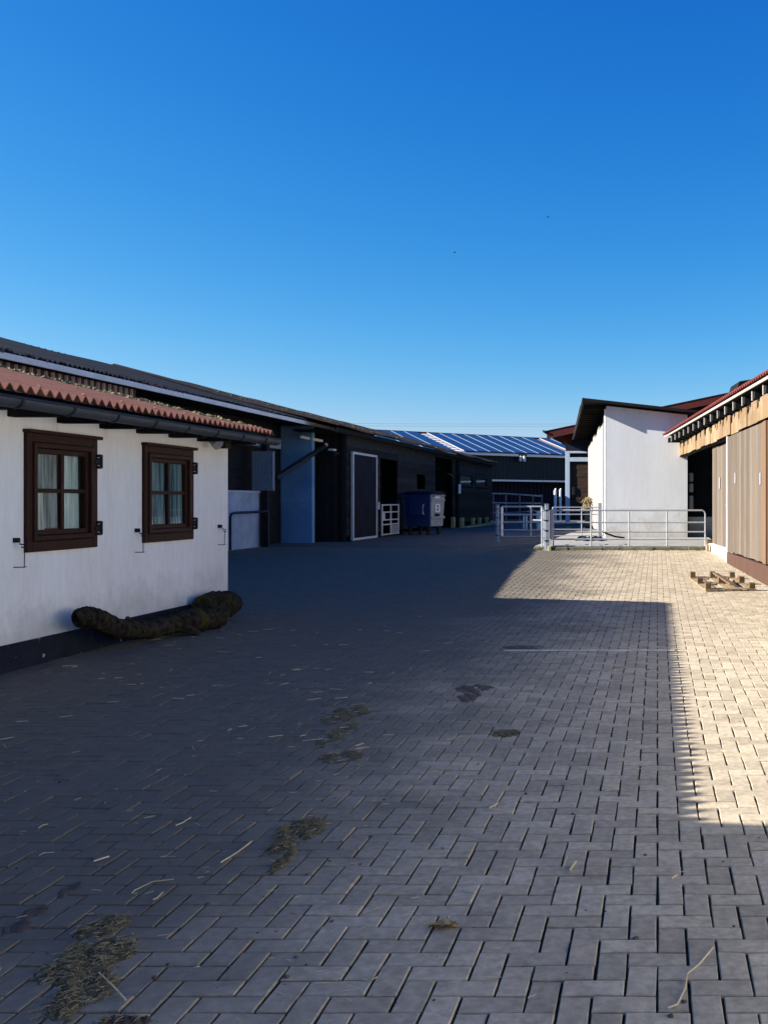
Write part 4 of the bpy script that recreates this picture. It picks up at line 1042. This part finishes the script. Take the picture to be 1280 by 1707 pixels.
# ------------------------------------------------------------------ dirt, straw, leaf
def noise2(x, y, s):
    return .5*math.sin(x*s*1.7+y*s*.9+s) + .3*math.sin(x*s*3.1-y*s*2.3+1.7*s) + .2*math.sin(x*s*6.3+y*s*5.1+.4)
def patch(name, blobs, m, lab, cat, fibres, hgt=.014, seed=1):
    """low heap over ellipses given in photo pixels (x, y, half-width, half-height)"""
    random.seed(seed)
    E = []
    for x, y, a, b_ in blobs:
        X, Y = gp(x, y); E.append((X, Y, a*H/(y-CY), max(b_*F*H/(y-CY)**2, .03)))
    x0 = min(e_[0]-1.3*e_[2] for e_ in E); x1 = max(e_[0]+1.3*e_[2] for e_ in E); y0 = min(e_[1]-1.3*e_[3] for e_ in E); y1 = max(e_[1]+1.3*e_[3] for e_ in E)
    n = 72
    def hh(X, Y):
        d = max(1 - ((X-e_[0])/e_[2])**2 - ((Y-e_[1])/e_[3])**2 for e_ in E)
        q = 12/((x1-x0)+(y1-y0))
        return min(d, .6)/.6 + .55*noise2(X*3, Y*3, q*1.1+1.5) + .4*noise2(X*9+3, Y*9, 2.3) + random.uniform(-.22,.22)
    g_ = [[hh(x0+(x1-x0)*i/n, y0+(y1-y0)*j/n) for i in range(n+1)] for j in range(n+1)]
    v = []; idx = {}; f = []
    def vid(i, j):
        if (i,j) not in idx:
            X, Y = x0+(x1-x0)*i/n, y0+(y1-y0)*j/n
            idx[(i,j)] = len(v); v.append((X, Y, gz(X,Y) - .006 + hgt*min(max(g_[j][i]*.8+.1, -.2), 1.3)))
        return idx[(i,j)]
    for j in range(n):
        for i in range(n):
            if max(g_[j][i], g_[j][i+1], g_[j+1][i], g_[j+1][i+1]) > .12: f.append((vid(i,j),vid(i+1,j),vid(i+1,j+1),vid(i,j+1)))
    o = MB().add(v, f).build(name, M[m], smooth=True); tag(o, lab, cat)
    if fibres:
        fb_ = MB(); fb2 = MB(); c = 0
        while c < fibres*2.2:
            i, j = random.randint(0,n), random.randint(0,n)
            if g_[j][i] < .2: continue
            X, Y = x0+(x1-x0)*i/n, y0+(y1-y0)*j/n; a = random.uniform(0, 6.28); l = random.uniform(.008,.034)
            z = hgt*min(max(g_[j][i]*.8+.1,0),1.3)
            (fb2 if c % 14 == 0 else fb_).tube([(X,Y,z),(X+math.cos(a)*l*.5,Y+math.sin(a)*l*.5,z+random.uniform(0,.005)),(X+math.cos(a)*l,Y+math.sin(a)*l,z+random.uniform(-.003,.003))], random.uniform(.0006,.0013), 3, False); c += 1
        q = fb_.build('chaff_bits', M['chaff'], o); q['kind'] = 'stuff'
        q = fb2.build('straw_bits', M['straw'], o); q['kind'] = 'stuff'
    return o
patch('dung_patch', [(175,1545,38,22),(150,1600,68,45),(135,1660,50,45)], 'dung', 'large flattened patch of dung and straw at the lower left', 'dung', 420, seed=3)
patch('dung_patch', [(500,1385,42,24),(470,1410,22,18),(468,1440,14,26)], 'dung', 'medium dung patch with straw left of the middle of the paving', 'dung', 200, seed=4)
patch('dung_patch', [(578,1190,38,18),(562,1225,22,22),(570,1262,42,12)], 'dung', 'far thin dung patch with three lobes on the shaded paving', 'dung', 160, .011, seed=5)
patch('dung_patch', [(790,1148,36,8),(782,1160,22,9)], 'soil', 'small brown stain of dried dung left of the sunlit paving', 'dung', 30, .010, seed=6)
patch('dirt_smear', [(868,1080,42,5)], 'soil', 'thin brown dirt smear just above the pale line', 'dirt', 0, .009, seed=7)
patch('dirt_smear', [(118,1482,16,16),(60,1520,22,12),(30,1545,26,14)], 'soil', 'reddish brown dirt smears near the left edge', 'dirt', 0, .0075, seed=8)
patch('dirt_smear', [(210,1702,60,9)], 'soil', 'dark dirt smear at the bottom edge beside the large dung patch', 'dirt', 10, .012, seed=9)
patch('dirt_smear', [(845,1222,24,7)], 'dung', 'pale dried smear on the paving left of the shadow teeth', 'dirt', 14, .009, seed=10)
random.seed(11)
# single long straws
def straw(pxs, r, lab, z=.006):
    pts = []
    for x, y in pxs: X, Y = gp(x, y); pts.append((X, Y, z + random.uniform(0,.008)))
    tag(MB().tube(pts, r, 5).build('straw_stalk', M['straw'], smooth=True), lab, 'straw', 'single straw stalks on the paving')
straw([(1188,1584),(1165,1612),(1145,1630),(1142,1652),(1128,1680),(1112,1686)], .0030, 'long bent straw stalk on the paving at the lower right')
straw([(420,1405),(395,1425),(368,1442)], .0030, 'long straw stalk left of the medium dung patch')
straw([(318,1367),(304,1374),(293,1379)], .0030, 'pale bent straw below the house log, left of centre')
straw([(182,1430),(170,1436),(157,1440)], .0034, 'short thick straw near the left edge, above the large dung patch')
straw([(80,1376),(72,1380),(65,1385)], .0034, 'short straw lying farthest left on the paving')
straw([(290,1470),(255,1474),(225,1487),(220,1492),(228,1493)], .0022, 'thin straw curled into a loop above the large dung patch')
straw([(272,1490),(262,1500),(255,1503)], .0026, 'short pale straw right of the curled straw loop')
straw([(165,1624),(188,1648),(210,1672)], .0028, 'dark straw crossing the right edge of the large dung patch')
straw([(946,1430),(939,1448)], .0026, 'short upright-looking straw splinter near the centre right'); straw([(960,1440),(952,1450),(949,1456)], .004, 'small frayed straw tuft beside the splinter')
straw([(1128,1462),(1118,1468)], .003, 'tiny straw bit at the right, below the sunlit edge')
straw([(830,1343),(815,1352)], .003, 'tiny straw bit near the middle of the paving')
lit = MB()
for k in range(210):
    if random.random() < .72: x = random.uniform(-40, 660); y = 1050 + 620*random.random()**1.9
    else: x = random.uniform(500, 1270); y = 1020 + 680*random.random()
    X, Y = gp(x, y)
    if X < -5.75 and Y < 14: continue
    a = random.gauss(.4, .6); l = random.uniform(.02, .085) * (1.5 if y < 1250 else .6)
    dx, dy = math.cos(a)*l, math.sin(a)*l
    lit.tube([(X,Y,.004),(X+dx*.5+random.gauss(0,.002),Y+dy*.5+random.gauss(0,.002),.0042),(X+dx,Y+dy,.004)], random.uniform(.0011,.0020)*(1.9 if y < 1250 else 1), 3, False)
tag(lit.build('straw_litter', M['straw']), 'loose straw bits scattered over the paving', kind='stuff')
# crumbs of soil
crm = MB()
for k in range(90):
    x = random.uniform(0, 1270); y = 1010 + 690*random.random(); X, Y = gp(x, y)
    if X < -5.75: continue
    lump(crm, (X, Y, .001), random.uniform(.003,.011))
tag(crm.build('soil_crumbs', M['soil']), 'dark crumbs of soil scattered over the paving', kind='stuff')
# curled dry leaf
X, Y = gp(738, 1546); lf = MB(); v = []; f = []; nx_, ny_ = 12, 8
for j in range(ny_+1):
    for i in range(nx_+1):
        s = i/nx_*2-1; t = j/ny_*2-1; wv = (1-abs(s)**2.4)*.027*(1+.10*math.sin(5*s))
        v.append((X + s*.050, Y + t*wv + .004*s, .005 + .008*t*t + .006*(1-s*s) + .003*math.sin(6*s+2*t) + .002*math.sin(13*s+9*t)))
for j in range(ny_):
    for i in range(nx_):
        a = j*(nx_+1)+i; f.append((a,a+1,a+nx_+2,a+nx_+1))
lo = len(v); v += [(x,y,z-.004) for x,y,z in v]; f += [tuple(q+lo for q in f_)[::-1] for f_ in f]
lf = thing('dry_leaf', (X, Y, 0), 'curled tan leaf lying alone on the paving', 'leaf')
MB().add(v, f).build('blade', M['leaf'], lf, smooth=True)
MB().tube([(X-.048,Y-.006,.016),(X-.07,Y-.012,.008)], .0022, 5).build('stem', M['leaf'], lf)
